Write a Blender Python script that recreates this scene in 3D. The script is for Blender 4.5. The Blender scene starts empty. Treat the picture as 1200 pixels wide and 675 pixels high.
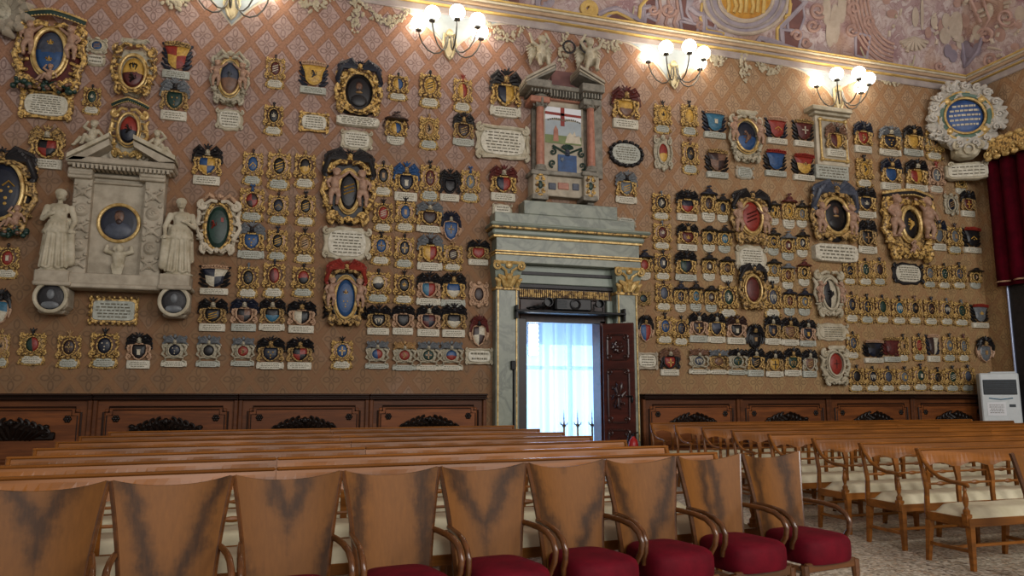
import bpy, bmesh, math, random
from mathutils import Vector, Matrix
PI = math.pi
C = bpy.context.scene.collection
S = bpy.context.scene

# ---------------------------------------------------------------- camera
EYE = 1.45; YAW = math.radians(17.0); PITCH = math.radians(8.24); F = 867.0
D = 13.0            # the long wall stands at y = D
XR = 15.4           # the right wall stands at x = XR
ZC = 8.95           # height of the cornice's gilt line
cd = bpy.data.cameras.new('camera'); cam = bpy.data.objects.new('camera', cd); C.objects.link(cam)
cam.location = (0, 0, EYE); cam.rotation_euler = (PI/2 + PITCH, 0, -YAW)
cd.sensor_width = 36; cd.lens = 36*F/1200; cd.clip_end = 200; cd.clip_start = .05
S.camera = cam
# ---------------------------------------------------------------- light
S.view_settings.view_transform = 'Standard'; S.view_settings.look = 'None'
S.view_settings.exposure = 0.30; S.view_settings.gamma = 1; S.view_settings.use_curve_mapping = False
w = bpy.data.worlds.new('world'); S.world = w; w.use_nodes = True
w.node_tree.nodes['Background'].inputs[0].default_value = (.95, .93, .90, 1)
w.node_tree.nodes['Background'].inputs[1].default_value = .27
def area(name, loc, rot, sx, sy, power, col):
    l = bpy.data.lights.new(name, 'AREA'); l.shape = 'RECTANGLE'; l.size = sx; l.size_y = sy
    l.energy = power; l.color = col
    o = bpy.data.objects.new(name, l); C.objects.link(o); o.location = loc; o.rotation_euler = rot
    return o
# daylight from the tall windows of the wall behind the photographer
for i, x in enumerate((.5, 6.5, 12.5)):
    area('window_daylight', (x, -5.5, 6.2), (math.radians(78), 0, 0), 2.4, 4.5, 470, (1.0, .965, .92))
LAMP_POWER = 11.5

# ---------------------------------------------------------------- helpers
def _basis():
    f = Vector((math.sin(YAW)*math.cos(PITCH), math.cos(YAW)*math.cos(PITCH), math.sin(PITCH)))
    r = Vector((math.cos(YAW), -math.sin(YAW), 0)); return f, r, r.cross(f)
BF, BR, BU = _basis()
def ray(px, py): return BF + BR*((px-600)/F) + BU*((337.5-py)/F)
def at(px, py, Y=D):                 # photo measurement -> point on the plane y = Y
    d = ray(px, py); t = Y/d.y; return Vector((d.x*t, Y, EYE+d.z*t))
def atx(px, py, X=XR):
    d = ray(px, py); t = X/d.x; return Vector((X, d.y*t, EYE+d.z*t))

def lin(h):
    v = [int(h[i:i+2], 16)/255 for i in (0, 2, 4)]
    return tuple(((c+.055)/1.055)**2.4 if c > .04045 else c/12.92 for c in v) + (1,)
class N:                             # tiny expression language for shader maths
    def __init__(s, t, k): s.t = t; s.k = k
    def op(s, o, b=None, c=None):
        n = s.t.nodes.new('ShaderNodeMath'); n.operation = o
        for i, v in enumerate((s, b, c)):
            if v is None: continue
            if isinstance(v, N): s.t.links.new(v.k, n.inputs[i])
            else: n.inputs[i].default_value = v
        return N(s.t, n.outputs[0])
    def __add__(s, b): return s.op('ADD', b)
    def __sub__(s, b): return s.op('SUBTRACT', b)
    def __mul__(s, b): return s.op('MULTIPLY', b)
    def __truediv__(s, b): return s.op('DIVIDE', b)
    def abs(s): return s.op('ABSOLUTE')
    def min(s, b): return s.op('MINIMUM', b)
    def max(s, b): return s.op('MAXIMUM', b)
    def lt(s, b): return s.op('LESS_THAN', b)
    def gt(s, b): return s.op('GREATER_THAN', b)
    def pp(s, b): return s.op('PINGPONG', b)
    def sin(s): return s.op('SINE')
    def sqrt(s): return s.op('SQRT')
    def clamp(s): return s.op('ADD', 0).op('MAXIMUM', 0).op('MINIMUM', 1)
    def step(s, a, b): return ((s-a)*(1/(b-a))).clamp()
def mixc(t, f, a, b):
    n = t.nodes.new('ShaderNodeMix'); n.data_type = 'RGBA'
    for i, v in ((0, f), (6, a), (7, b)):
        if isinstance(v, N): t.links.new(v.k, n.inputs[i])
        elif isinstance(v, bpy.types.NodeSocket): t.links.new(v, n.inputs[i])
        else: n.inputs[i].default_value = v
    return n.outputs[2]
def noise(t, vec, scale, detail=3, rough=.5, dist=0):
    n = t.nodes.new('ShaderNodeTexNoise'); n.inputs['Scale'].default_value = scale
    n.inputs['Detail'].default_value = detail; n.inputs['Roughness'].default_value = rough
    n.inputs['Distortion'].default_value = dist
    if vec is not None: t.links.new(vec, n.inputs['Vector'])
    return N(t, n.outputs[0])
def coords(t, kind='Object', scale=None):
    n = t.nodes.new('ShaderNodeTexCoord'); v = n.outputs[kind]
    if scale:
        m = t.nodes.new('ShaderNodeMapping'); t.links.new(v, m.inputs[0]); m.inputs['Scale'].default_value = scale; v = m.outputs[0]
    return v
def xyz(t, v):
    n = t.nodes.new('ShaderNodeSeparateXYZ'); t.links.new(v, n.inputs[0]); return [N(t, n.outputs[i]) for i in range(3)]
def bump(t, b, h, strength=.3, dist=.01):
    n = t.nodes.new('ShaderNodeBump'); n.inputs['Strength'].default_value = strength; n.inputs['Distance'].default_value = dist
    t.links.new(h.k, n.inputs['Height']); t.links.new(n.outputs[0], b.inputs['Normal'])
MATS = {}
def base(name, rough=.6, metal=0):
    m = bpy.data.materials.new(name); m.use_nodes = True; t = m.node_tree; b = t.nodes['Principled BSDF']
    b.inputs['Roughness'].default_value = rough; b.inputs['Metallic'].default_value = metal
    MATS[name] = m; return m, t, b
def pbr(name, c1, c2=None, rough=.6, metal=0, sc=6, bp=0, lo=.35, hi=.65):
    if name in MATS: return MATS[name]
    m, t, b = base(name, rough, metal); v = coords(t)
    f = noise(t, v, sc, 4, .6)
    t.links.new(mixc(t, f.step(lo, hi), lin(c1), lin(c2 or c1)), b.inputs['Base Color'])
    if bp: bump(t, b, noise(t, v, sc*3, 3), bp)
    return m
def emit(name, col, st):
    m, t, b = base(name); b.inputs['Emission Color'].default_value = lin(col); b.inputs['Emission Strength'].default_value = st
    b.inputs['Base Color'].default_value = lin(col); return m

class MB:                            # collects shapes; build() links ONE mesh object
    def __init__(s): s.v = []; s.f = []; s.m = []; s.mi = 0
    def add(s, vs, fs):
        k = len(s.v); s.v += [tuple(p) for p in vs]
        for f in fs: s.f.append([i+k for i in f]); s.m.append(s.mi)
    def box(s, x0, x1, y0, y1, z0, z1, M=None):
        vs = [Vector((x, y, z)) for x in (x0, x1) for y in (y0, y1) for z in (z0, z1)]
        if M: vs = [M @ p for p in vs]
        s.add(vs, [(0,1,3,2), (4,6,7,5), (0,4,5,1), (2,3,7,6), (0,2,6,4), (1,5,7,3)]); return s
    def bbox(s, x0, x1, y0, y1, z0, z1, b=.01):   # box with chamfered edges
        cx, cy, cz = (x0+x1)/2, (y0+y1)/2, (z0+z1)/2; hx, hy, hz = abs(x1-x0)/2, abs(y1-y0)/2, abs(z1-z0)/2
        b = min(b, hx*.9, hy*.9, hz*.9); bm = bmesh.new()
        for sx in (-1, 1):
            for sy in (-1, 1):
                for sz in (-1, 1):
                    for q in ((hx-b, hy-b, hz), (hx-b, hy, hz-b), (hx, hy-b, hz-b)):
                        bm.verts.new((cx+sx*q[0], cy+sy*q[1], cz+sz*q[2]))
        bmesh.ops.convex_hull(bm, input=bm.verts); bm.verts.index_update()
        s.add([v.co for v in bm.verts], [[v.index for v in f.verts] for f in bm.faces]); bm.free(); return s
    def ell(s, c, r, n=10, k=7, M=None):
        vs = []; c = Vector(c)
        if not hasattr(r, '__len__'): r = (r, r, r)
        for j in range(k+1):
            a = PI*j/k
            for i in range(n):
                b = 2*PI*i/n; p = Vector((r[0]*math.sin(a)*math.cos(b), r[1]*math.sin(a)*math.sin(b), r[2]*math.cos(a)))
                vs.append(c + (M @ p if M else p))
        s.add(vs, [(j*n+i, (j+1)*n+i, (j+1)*n+(i+1) % n, j*n+(i+1) % n) for j in range(k) for i in range(n)]); return s
    def tube(s, pts, rad, n=7, flat=1, cap=True, up=None):
        pts = [Vector(p) for p in pts]; m = len(pts)
        if not hasattr(rad, '__len__'): rad = [rad]*m
        elif len(rad) != m: rad = [rad[0]+(rad[-1]-rad[0])*i/(m-1) for i in range(m)]
        u = None; k = len(s.v); vs = []
        for i, p in enumerate(pts):
            tg = (pts[min(i+1, m-1)]-pts[max(i-1, 0)])
            if tg.length < 1e-9: tg = Vector((0, 0, 1))
            tg.normalize()
            if up is not None: u = Vector(up)
            elif u is None: u = Vector((0, -1, 0)) if abs(tg.y) < .9 else Vector((1, 0, 0))
            u = u - tg*u.dot(tg)
            if u.length < 1e-6: u = tg.orthogonal()
            u.normalize(); w = tg.cross(u)
            for j in range(n):
                a = 2*PI*j/n; vs.append(p + (u*math.cos(a)*flat + w*math.sin(a))*rad[i])
        fs = [(i*n+j, i*n+(j+1) % n, (i+1)*n+(j+1) % n, (i+1)*n+j) for i in range(m-1) for j in range(n)]
        if cap: fs += [tuple(range(n))[::-1], tuple((m-1)*n+j for j in range(n))]
        s.add(vs, fs); return s
    def spiral(s, cx, cz, r, a0, turns, y, tr, n=6, squash=1, flat=1):
        """scroll that starts on the outside at angle a0 and winds inwards"""
        m = max(8, int(abs(turns)*11)); pts = []; rr = []
        for i in range(m+1):
            q = i/m; a = a0+turns*2*PI*q; R = r*(1-.86*q)
            pts.append((cx+R*math.cos(a), y-.35*tr*q, cz+R*squash*math.sin(a))); rr.append(tr*(1-.45*q))
        s.tube(pts, rr, n, flat); s.ell(pts[-1], tr*.9, 6, 4); return s
    def slab(s, o, y0, y1, bev=.0, dish=0):
        """outline o [(x,z)...] extruded from y0 (back) to y1 (front, smaller y)"""
        n = len(o); cx = sum(p[0] for p in o)/n; cz = sum(p[1] for p in o)/n
        ins = lambda p, b: (p[0]-b*(p[0]-cx)/max(1e-6, math.hypot(p[0]-cx, p[1]-cz)), p[1]-b*(p[1]-cz)/max(1e-6, math.hypot(p[0]-cx, p[1]-cz)))
        vs = [(p[0], y0, p[1]) for p in o] + [(p[0], y1+bev, p[1]) for p in o]
        q = [ins(p, bev) for p in o]; vs += [(p[0], y1, p[1]) for p in q] + [(cx, y1+dish, cz)]
        fs = []
        for i in range(n):
            j = (i+1) % n
            fs += [(i, j, n+j, n+i), (n+i, n+j, 2*n+j, 2*n+i), (2*n+i, 2*n+j, 3*n)]
        fs.append(tuple(range(n))[::-1]); s.add(vs, fs); return s
    def dome(s, o, y0, h, rings=4, split=None, c=None):
        n = len(o); cx = sum(p[0] for p in o)/n; cz = sum(p[1] for p in o)/n
        if c: cx, cz = c
        vs = []
        for k in range(rings):
            q = 1-k/rings
            vs += [(cx+(p[0]-cx)*q, y0-h*(1-q*q)**.5, cz+(p[1]-cz)*q) for p in o]
        vs.append((cx, y0-h, cz)); fs = []
        for k in range(rings-1): fs += [(k*n+i, k*n+(i+1) % n, (k+1)*n+(i+1) % n, (k+1)*n+i) for i in range(n)]
        k = (rings-1)*n; fs += [(k+i, k+(i+1) % n, rings*n) for i in range(n)]
        for f in fs:
            fx = sum(vs[i][0] for i in f)/len(f)-cx; fz = sum(vs[i][2] for i in f)/len(f)-cz
            s.mi = 0
            if split == 'v': s.mi = int(fx > 0)
            if split == 'h': s.mi = int(fz < 0)
            if split == 'q': s.mi = int(fx*fz > 0)
            s.add([vs[i] for i in f], [tuple(range(len(f)))])
        s.mi = 0; return s
    def lathe(s, prof, c=(0, 0, 0), n=16, M=None):
        vs = []; c = Vector(c)
        for r, z in prof:
            for i in range(n):
                a = 2*PI*i/n; p = Vector((r*math.cos(a), r*math.sin(a), z)); vs.append(c+(M @ p if M else p))
        m = len(prof)
        fs = [(k*n+i, k*n+(i+1) % n, (k+1)*n+(i+1) % n, (k+1)*n+i) for k in range(m-1) for i in range(n)]
        fs += [tuple(range(n))[::-1], tuple((m-1)*n+i for i in range(n))]
        s.add(vs, fs); return s
    def xf(s, M):
        s.v = [tuple(M @ Vector(p)) for p in s.v]; return s
    def mesh(s, name, nm=1, smooth=True, weld=False):
        me = bpy.data.meshes.new(name); me.from_pydata(s.v, [], s.f)
        me.polygons.foreach_set('material_index', s.m)
        if weld:
            bm = bmesh.new(); bm.from_mesh(me); bmesh.ops.remove_doubles(bm, verts=bm.verts, dist=1e-4)
            bmesh.ops.recalc_face_normals(bm, faces=bm.faces); bm.to_mesh(me); bm.free()
        me.polygons.foreach_set('use_smooth', [smooth]*len(me.polygons)); me.update()
        for i in range(nm): me.materials.append(None)
        return me
    def build(s, name, mats, parent=None, smooth=True, weld=False):
        if not isinstance(mats, (list, tuple)): mats = [mats]
        me = s.mesh(name, 0, smooth, weld)
        for m in mats: me.materials.append(MATS[m] if isinstance(m, str) else m)
        if smooth:
            try: me.set_sharp_from_angle(angle=math.radians(42))
            except Exception: pass
        o = bpy.data.objects.new(name, me); C.objects.link(o)
        if parent: o.parent = parent
        return o
def sq(cx, cz, hw, hh, n=28, e=2.6, lob=0, k=0, ph=0):
    """superelliptic outline, optionally lobed"""
    o = []
    for i in range(n):
        a = 2*PI*i/n; c, d = math.cos(a), math.sin(a)
        r = 1+lob*math.cos(k*a+ph)
        o.append((cx+hw*r*abs(c)**(2/e)*(1 if c > 0 else -1), cz+hh*r*abs(d)**(2/e)*(1 if d > 0 else -1)))
    return o
def tag(o, label=None, cat=None, group=None, kind=None):
    if label: o['label'] = label
    if cat: o['category'] = cat
    if group: o['group'] = group
    if kind: o['kind'] = kind
    return o
def empty(name, loc, rz=0, **k):
    o = bpy.data.objects.new(name, None); C.objects.link(o); o.location = loc; o.rotation_euler = (0, 0, rz)
    o.empty_display_size = .1
    return tag(o, **k)
def rebase(r, loc):                  # move a thing's origin to its own foot
    loc = Vector(loc); r.location = loc
    for c in r.children: c.location = c.location-loc
    return r
def struct(mb, name, mat, parent=None, smooth=False):
    o = mb.build(name, mat, parent, smooth)
    if not parent: o['kind'] = 'structure'
    return o
def copy_tree(o, parent=None):
    c = o.copy(); C.objects.link(c); c.parent = parent
    for ch in list(KIDS.get(o.name, [])): copy_tree(ch, c)
    return c
KIDS = {}
def index_tree(o):
    bpy.context.view_layer.update()
    def rec(x):
        KIDS[x.name] = list(x.children)
        for c in x.children: rec(c)
    rec(o); return o
def fuse(blobs, voxel, name, smooth=3):
    """one continuous body: capsules (p0,r0,p1,r1) and ellipsoids (c,(rx,ry,rz)) voxel-fused and smoothed"""
    mb = MB()
    for b in blobs:
        if len(b) == 4:
            p0, p1 = Vector(b[0]), Vector(b[2]); r0, r1 = b[1], b[3]; L = (p1-p0).length; k = max(2, int(L/(voxel*2)))
            mb.tube([p0.lerp(p1, i/k) for i in range(k+1)], [r0+(r1-r0)*i/k for i in range(k+1)], 10)
            mb.ell(p0, r0, 10, 8); mb.ell(p1, r1, 10, 8)
        elif len(b) == 3: mb.ell(b[0], b[1], 12, 8, b[2])
        else: mb.ell(b[0], b[1], 12, 8)
    me = mb.mesh(name, 0); o = bpy.data.objects.new(name, me); C.objects.link(o)
    r = o.modifiers.new('r', 'REMESH'); r.mode = 'VOXEL'; r.voxel_size = voxel; r.use_smooth_shade = True
    s = o.modifiers.new('s', 'SMOOTH'); s.iterations = smooth; s.factor = .5
    dg = bpy.context.evaluated_depsgraph_get(); out = bpy.data.meshes.new_from_object(o.evaluated_get(dg))
    bpy.data.objects.remove(o); bpy.data.meshes.remove(me)
    out.polygons.foreach_set('use_smooth', [True]*len(out.polygons)); out.name = name
    return out
def place(me, name, mat, parent=None, loc=(0, 0, 0), rot=(0, 0, 0), sc=(1, 1, 1)):
    me = me.copy(); me.materials.clear(); me.materials.append(MATS[mat])
    o = bpy.data.objects.new(name, me); C.objects.link(o); o.parent = parent
    o.location = loc; o.rotation_euler = rot; o.scale = sc; return o

# ---------------------------------------------------------------- materials
pbr('gilt', 'dcb66c', '583e20', .42, .15, 17, .7, .43, .58)
pbr('bright_gilt', 'e0c483', 'a88448', .36, .28, 14, .3)
pbr('old_gilt', 'c3a064', '4c3820', .5, .1, 18, .7, .42, .58)
pbr('rose_gilt', 'bb997c', '6e4e38', .5, .05, 15, .4, .48, .68)
pbr('silver_gilt', 'b0a892', '676250', .5, .05, 14, .4, .48, .7)
pbr('blackened', '221f22', '111013', .5, 0, 12, .3)
pbr('stone', 'b5ab98', '988e7c', .75, 0, 5, .25)
pbr('cream_stone', 'c2baa4', '9f957c', .7, 0, 6, .3)
pbr('grey_stone', '8f8a7e', '6b675d', .8, 0, 8, .35)
pbr('pink_marble', 'b07a64', '94604e', .35, 0, 9, 0)
pbr('flesh', 'b3937c', '8f6e5a', .6, 0, 7, .2)
pbr('plate', 'd4d0c0', 'b4ae9a', .6, 0, 18, .2)
pbr('plate_grey', 'b8bbb0', '989a8e', .6, 0, 18, .2)
pbr('ink', '6e695a', '5c5748', .8)
for k, a, b in (('b', '264f80', '1c3c64'), ('n', '161d30', '0e1422'), ('k', '121115', '09090c'), ('r', '923024', '74221a'),
                ('g', '1e3d33', '132a24'), ('o', 'd0a84e', 'a47d34'), ('w', 'c9c2ae', 'aaa28c'), ('t', 'a88658', '886840'),
                ('m', '5e2420', '401614'), ('s', '6f7478', '54585c'), ('c', '356f8c', '28566c'), ('p', '3a2622', '261816'),
                ('y', '4a5160', '343a48'), ('u', '7d5c48', '5c4234')):
    pbr('paint_'+k, a, b, .45, 0, 10, .1)
pbr('iron', '1a1a1c', '121214', .45, .6); pbr('brass', 'c8a056', 'a37e3c', .3, .9)
pbr('black_plastic', '17181b', '101114', .45); pbr('dark_glass', '090b10', None, .45)
pbr('white_plastic', 'c9d0d2', 'c1c8ca', .45); pbr('paper', 'dfe2e6', None, .8); pbr('grille', '1c2a33', '142029', .5)
pbr('marble_green', '8d968a', '707b70', .4, 0, 1.6, 0, .3, .7)
pbr('velvet_curtain', '4c0414', '34030d', .95, 0, 3).node_tree.nodes['Principled BSDF'].inputs['Specular IOR Level'].default_value = .08
def veined():
    m, t, b = base('veined_marble', .35); v = coords(t)
    f = noise(t, v, 1.3, 5, .6, 1.2); f2 = noise(t, v, 6, 3)
    ve = ((f-.5).abs()*14).clamp()
    c = mixc(t, f2.step(.3, .7), lin('8a9082'), lin('7c8376')); c = mixc(t, ve, lin('6a7066'), c)
    t.links.new(c, b.inputs['Base Color'])
veined()
def wood(name, light, dark, rough=.28, sc=1, vee=0, bands=5.0):
    m, t, b = base(name, rough); v = coords(t); x, y, z = xyz(t, v)
    oi = t.nodes.new('ShaderNodeObjectInfo'); rnd = N(t, oi.outputs['Random'])
    mp = t.nodes.new('ShaderNodeMapping'); t.links.new(v, mp.inputs[0]); mp.inputs['Scale'].default_value = (sc, sc, sc)
    cb = t.nodes.new('ShaderNodeCombineXYZ'); t.links.new((rnd*7.3).k, cb.inputs[0]); t.links.new((rnd*3.1).k, cb.inputs[2])
    t.links.new(cb.outputs[0], mp.inputs['Location'])
    if vee:
        w1 = noise(t, mp.outputs[0], 3.0, 5, .65)
        q = (x.abs()*(8.0) - (z*3.4)*(rnd.gt(.35)) + w1*2.6 + rnd*9)
    else:
        m2 = t.nodes.new('ShaderNodeMapping'); t.links.new(mp.outputs[0], m2.inputs[0]); m2.inputs['Scale'].default_value = (.6, 3, 6)
        w1 = noise(t, m2.outputs[0], 1.6, 4, .6); q = w1*bands + rnd*4
    f = (q*2.4).sin()*.5+.5
    m3 = t.nodes.new('ShaderNodeMapping'); t.links.new(mp.outputs[0], m3.inputs[0]); m3.inputs['Scale'].default_value = (60, 60, 3) if vee else (3, 40, 60)
    g = noise(t, m3.outputs[0], 1, 3, .6)
    c = mixc(t, ((f.op('POWER', 3.0)*.8 if vee else f*.55)+g*.55-.12).clamp(), lin(light), lin(dark))
    c2 = mixc(t, noise(t, mp.outputs[0], 1.1, 2).step(.3, .75), c, mixc(t, .35, c, lin(dark)))
    t.links.new(c2, b.inputs['Base Color'])
    b.inputs['Coat Weight'].default_value = .25 if rough < .3 else 0; b.inputs['Specular IOR Level'].default_value = .5 if rough < .3 else .25; b.inputs['Coat Roughness'].default_value = .2
wood('walnut', '7c4e1e', '382008', .55, 1, 1)
wood('walnut_frame', '6e4322', '38200e', .25)
wood('bench_wood', '9a5f26', '573312', .33)
wood('wainscot_wood', '744321', '402210', .5)
wood('stall_panel', '8a4f24', '4c2812', .5)
wood('dark_carving', '1d120c', '120a06', .4)
wood('door_wood', '5c2a20', '30130e', .35)
def velvet():
    m, t, b = base('red_velvet', .75); v = coords(t)
    f = noise(t, v, 5, 4, .6); t.links.new(mixc(t, f.step(.35, .7), lin('4a0210'), lin('640518')), b.inputs['Base Color'])
    b.inputs['Sheen Weight'].default_value = .04; b.inputs['Specular IOR Level'].default_value = .15; b.inputs['Sheen Roughness'].default_value = .4
    b.inputs['Sheen Tint'].default_value = lin('a02840')
    bump(t, b, noise(t, v, 90, 2), .15, .003)
velvet()
pbr('cream_velvet', 'cfc8ac', 'b9b192', .85, 0, 4, .1)
def terrazzo():
    m, t, b = base('terrazzo', .5); v = coords(t)
    n = t.nodes.new('ShaderNodeTexVoronoi'); n.inputs['Scale'].default_value = 42; t.links.new(v, n.inputs['Vector'])
    r = t.nodes.new('ShaderNodeValToRGB'); r.color_ramp.interpolation = 'CONSTANT'
    sp = t.nodes.new('ShaderNodeSeparateColor'); t.links.new(n.outputs['Color'], sp.inputs[0]); t.links.new(sp.outputs[0], r.inputs[0])
    cr = r.color_ramp; cr.elements[0].color = lin('aaa290'); cr.elements[1].color = lin('bdb4a2'); cr.elements[1].position = .25
    for p, c in ((.45, '857b6a'), (.6, 'cfc8b8'), (.75, '968975'), (.88, '64554a'), (.94, 'b89c80')):
        e = cr.elements.new(p); e.color = lin(c)
    t.links.new(r.outputs[0], b.inputs['Base Color'])
terrazzo()
def wallpaper(name, axis):
    """painted lattice: tan bands, lilac lozenges with outlined four-petal flowers"""
    m, t, b = base(name, .75); v = coords(t); q = xyz(t, v); x = q[axis]; z = q[2]
    A, B = .262, .345
    wob = noise(t, v, 1.2, 2)*.03
    u = (x+wob)/A; w = (z+wob)/B
    # fold onto the nearest lozenge centre of the centred lattice
    a = ((u+w)*.5); bb = ((u-w)*.5)
    fa = a - a.op('ROUND'); fb = bb - bb.op('ROUND')
    du = (fa+fb).abs(); dw = (fa-fb).abs()           # |u|,|w| offset from centre
    d = du+dw                                        # 0 centre .. 1 lattice edge
    edge = d + noise(t, v, 22, 2)*.10
    loz = edge.step(.80, .76)
    line = ((edge-.80).abs()).step(.055, .025)
    def petal(cx, cw, rx, rw):
        e = (((du-cx)/rx).op('POWER', 2)+((dw-cw)/rw).op('POWER', 2)).sqrt()
        return ((e-1).abs()).step(.34, .16)
    fl = petal(.31, 0, .20, .115).max(petal(0, .34, .135, .20)).max(petal(.0, .0, .06, .06))
    lace = noise(t, v, 34, 2).step(.52, .60)
    big = noise(t, v, .35, 3).step(.35, .7)
    hz = z.step(4.0, 7.6)                            # lilac and pinker higher up, browner lower down
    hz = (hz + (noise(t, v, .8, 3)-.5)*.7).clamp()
    side = x.step(4.5, 9.0)                          # yellower and lighter, with fainter lozenges, past the doorway
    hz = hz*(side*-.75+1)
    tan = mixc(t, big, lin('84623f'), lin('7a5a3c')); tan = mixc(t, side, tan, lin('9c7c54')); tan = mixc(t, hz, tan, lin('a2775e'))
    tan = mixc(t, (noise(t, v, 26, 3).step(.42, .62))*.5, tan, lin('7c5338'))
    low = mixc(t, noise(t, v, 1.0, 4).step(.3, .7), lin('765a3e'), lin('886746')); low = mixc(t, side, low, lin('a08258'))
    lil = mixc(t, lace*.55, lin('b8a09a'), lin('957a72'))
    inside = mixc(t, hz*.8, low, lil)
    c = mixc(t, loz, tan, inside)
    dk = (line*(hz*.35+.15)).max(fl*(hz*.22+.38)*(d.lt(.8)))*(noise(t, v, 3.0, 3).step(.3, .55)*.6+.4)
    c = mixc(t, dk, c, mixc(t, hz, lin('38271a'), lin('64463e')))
    dirt = noise(t, v, .9, 5, .65).step(.45, .8)
    c = mixc(t, dirt*.28, c, lin('6a5138'))
    t.links.new(c, b.inputs['Base Color'])
    bump(t, b, (fl*.6+line*.4+noise(t, v, 60, 2)*.3), .5, .008)
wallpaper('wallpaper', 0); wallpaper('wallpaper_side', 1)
def mural(name):
    m, t, b = base(name, .8); v = coords(t)
    f = noise(t, v, .9, 5, .6, 1.5); g = noise(t, v, 2.6, 4, .6, 2.5); h = noise(t, v, .5, 3, .5, .8)
    c = mixc(t, f.step(.38, .6), lin('94767a'), lin('b8a6a2')); c = mixc(t, g.step(.52, .62), c, lin('bfb2b0'))
    c = mixc(t, (h.step(.55, .65))*.6, c, lin('a98566')); c = mixc(t, (((g-.5).abs()).step(.03, .0))*.5, c, lin('6d4d48'))
    t.links.new(c, b.inputs['Base Color'])
mural('mural')
pbr('paint_band', 'aba19c', '958a88', .8, 0, 3); pbr('paint_beige', 'b99e80', 'a68b70', .8, 0, 4)
pbr('paint_yellow', 'd2b46e', 'bd9c58', .7, 0, 5); pbr('paint_pale_blue', 'a9b4b8', '9aa3a8', .8, 0, 3)
pbr('paint_cream', 'cfc6b2', 'b9ae98', .8, 0, 6); pbr('paint_mauve', '7c5650', '6a4a48', .8, 0, 4)
pbr('paint_lilac', 'a99fa6', '938a94', .8, 0, 4); pbr('paint_rose', 'b08a7c', '9c7668', .8, 0, 4)
pbr('medallion_gold', 'cf9a34', 'a8742a', .6, 0, 5)
emit('globe_glow', 'fff1dc', LAMP_POWER)
emit('sky_glow', '9cc6ff', 3.1)
emit('strip_glow', 'fff6ea', 12.0)

# ---------------------------------------------------------------- room shell
DX0, DX1, DZ = 4.12, 5.90, 3.42      # door opening in the long wall
wl = MB(); wl.box(-14, DX0, D, D+.5, 0, 9.1); wl.box(DX1, XR+.5, D, D+.5, 0, 9.1); wl.box(DX0, DX1, D, D+.5, DZ, 9.1)
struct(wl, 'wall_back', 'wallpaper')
RY0, RY1 = 9.6, 12.25                # curtained opening in the right wall
wr = MB(); wr.box(XR, XR+.5, RY1, D, 0, 9.1); wr.box(XR, XR+.5, -7, RY0, 0, 9.1); wr.box(XR, XR+.5, RY0, RY1, 6.6, 9.1)
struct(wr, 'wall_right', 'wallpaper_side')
fl = MB(); fl.box(-14, XR+3, -7, D+4, -.2, 0); struct(fl, 'floor', 'terrazzo')
pbr('dark_room', '201c1a', None, .9)
bk = MB(); bk.box(XR+2.2, XR+2.4, RY0-1, RY1+1, 0, 7); struct(bk, 'wall_beyond', 'dark_room')
# cloister vault: a quarter-ellipse cove springs from every wall
VA, VB = 3.6, 3.1
def vd(t): return VA*(1-math.cos(t))
def vz(t): return ZC+.05+VB*math.sin(t)
def vault():
    a = MB(); n, m = 40, 24
    for k in range(n+1):
        t = PI/2*k/n; d = vd(t)
        for i in range(m+1): a.v.append((-14+(XR-d+14)*i/m, D-d, vz(t)))
    a.f = [(k*(m+1)+i, k*(m+1)+i+1, (k+1)*(m+1)+i+1, (k+1)*(m+1)+i) for k in range(n) for i in range(m)]
    o = len(a.v)
    for k in range(n+1):
        t = PI/2*k/n; d = vd(t)
        for i in range(m+1): a.v.append((XR-d, -7+(D-d+7)*i/m, vz(t)))
    a.f += [(o+k*(m+1)+i, o+(k+1)*(m+1)+i, o+(k+1)*(m+1)+i+1, o+k*(m+1)+i+1) for k in range(n) for i in range(m)]
    o = len(a.v); a.v += [(-14, -7, vz(PI/2)), (XR-VA, -7, vz(PI/2)), (XR-VA, D-VA, vz(PI/2)), (-14, D-VA, vz(PI/2))]; a.f.append((o, o+3, o+2, o+1))
    a.m = [0]*len(a.f); struct(a, 'ceiling', 'mural', smooth=True)
vault()
def onvault(px, py, off=.0):
    d = ray(px, py)
    best = None
    for k in range(0, 1571):
        t = k/1000; y = D-vd(t); s = y/d.y; z = EYE+d.z*s; x = d.x*s
        if z <= vz(t):
            nrm = Vector((0, -VB*math.cos(t), -VA*math.sin(t))).normalized()
            pa = Vector((x, y, z)); best = (pa, nrm); break
    if best is None or best[0].x > XR-(D-best[0].y):
        for k in range(0, 1571):
            t = k/1000; x = XR-vd(t); s = x/d.x; z = EYE+d.z*s
            if z <= vz(t):
                nrm = Vector((-VB*math.cos(t), 0, -VA*math.sin(t))).normalized()
                best = (Vector((x, d.y*s, z)), nrm); break
    p, n = best; return p+n*off
pbr('mural_cream', 'beb0a0', 'ab9c8c', .8, 0, 4); pbr('mural_grey', '8f8490', '7e7480', .8, 0, 4); pbr('mural_rose', 'b39488', 'a08076', .8, 0, 4); pbr('garland_cream', 'bcb29a', 'a3987e', .8, 0, 9)
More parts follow.
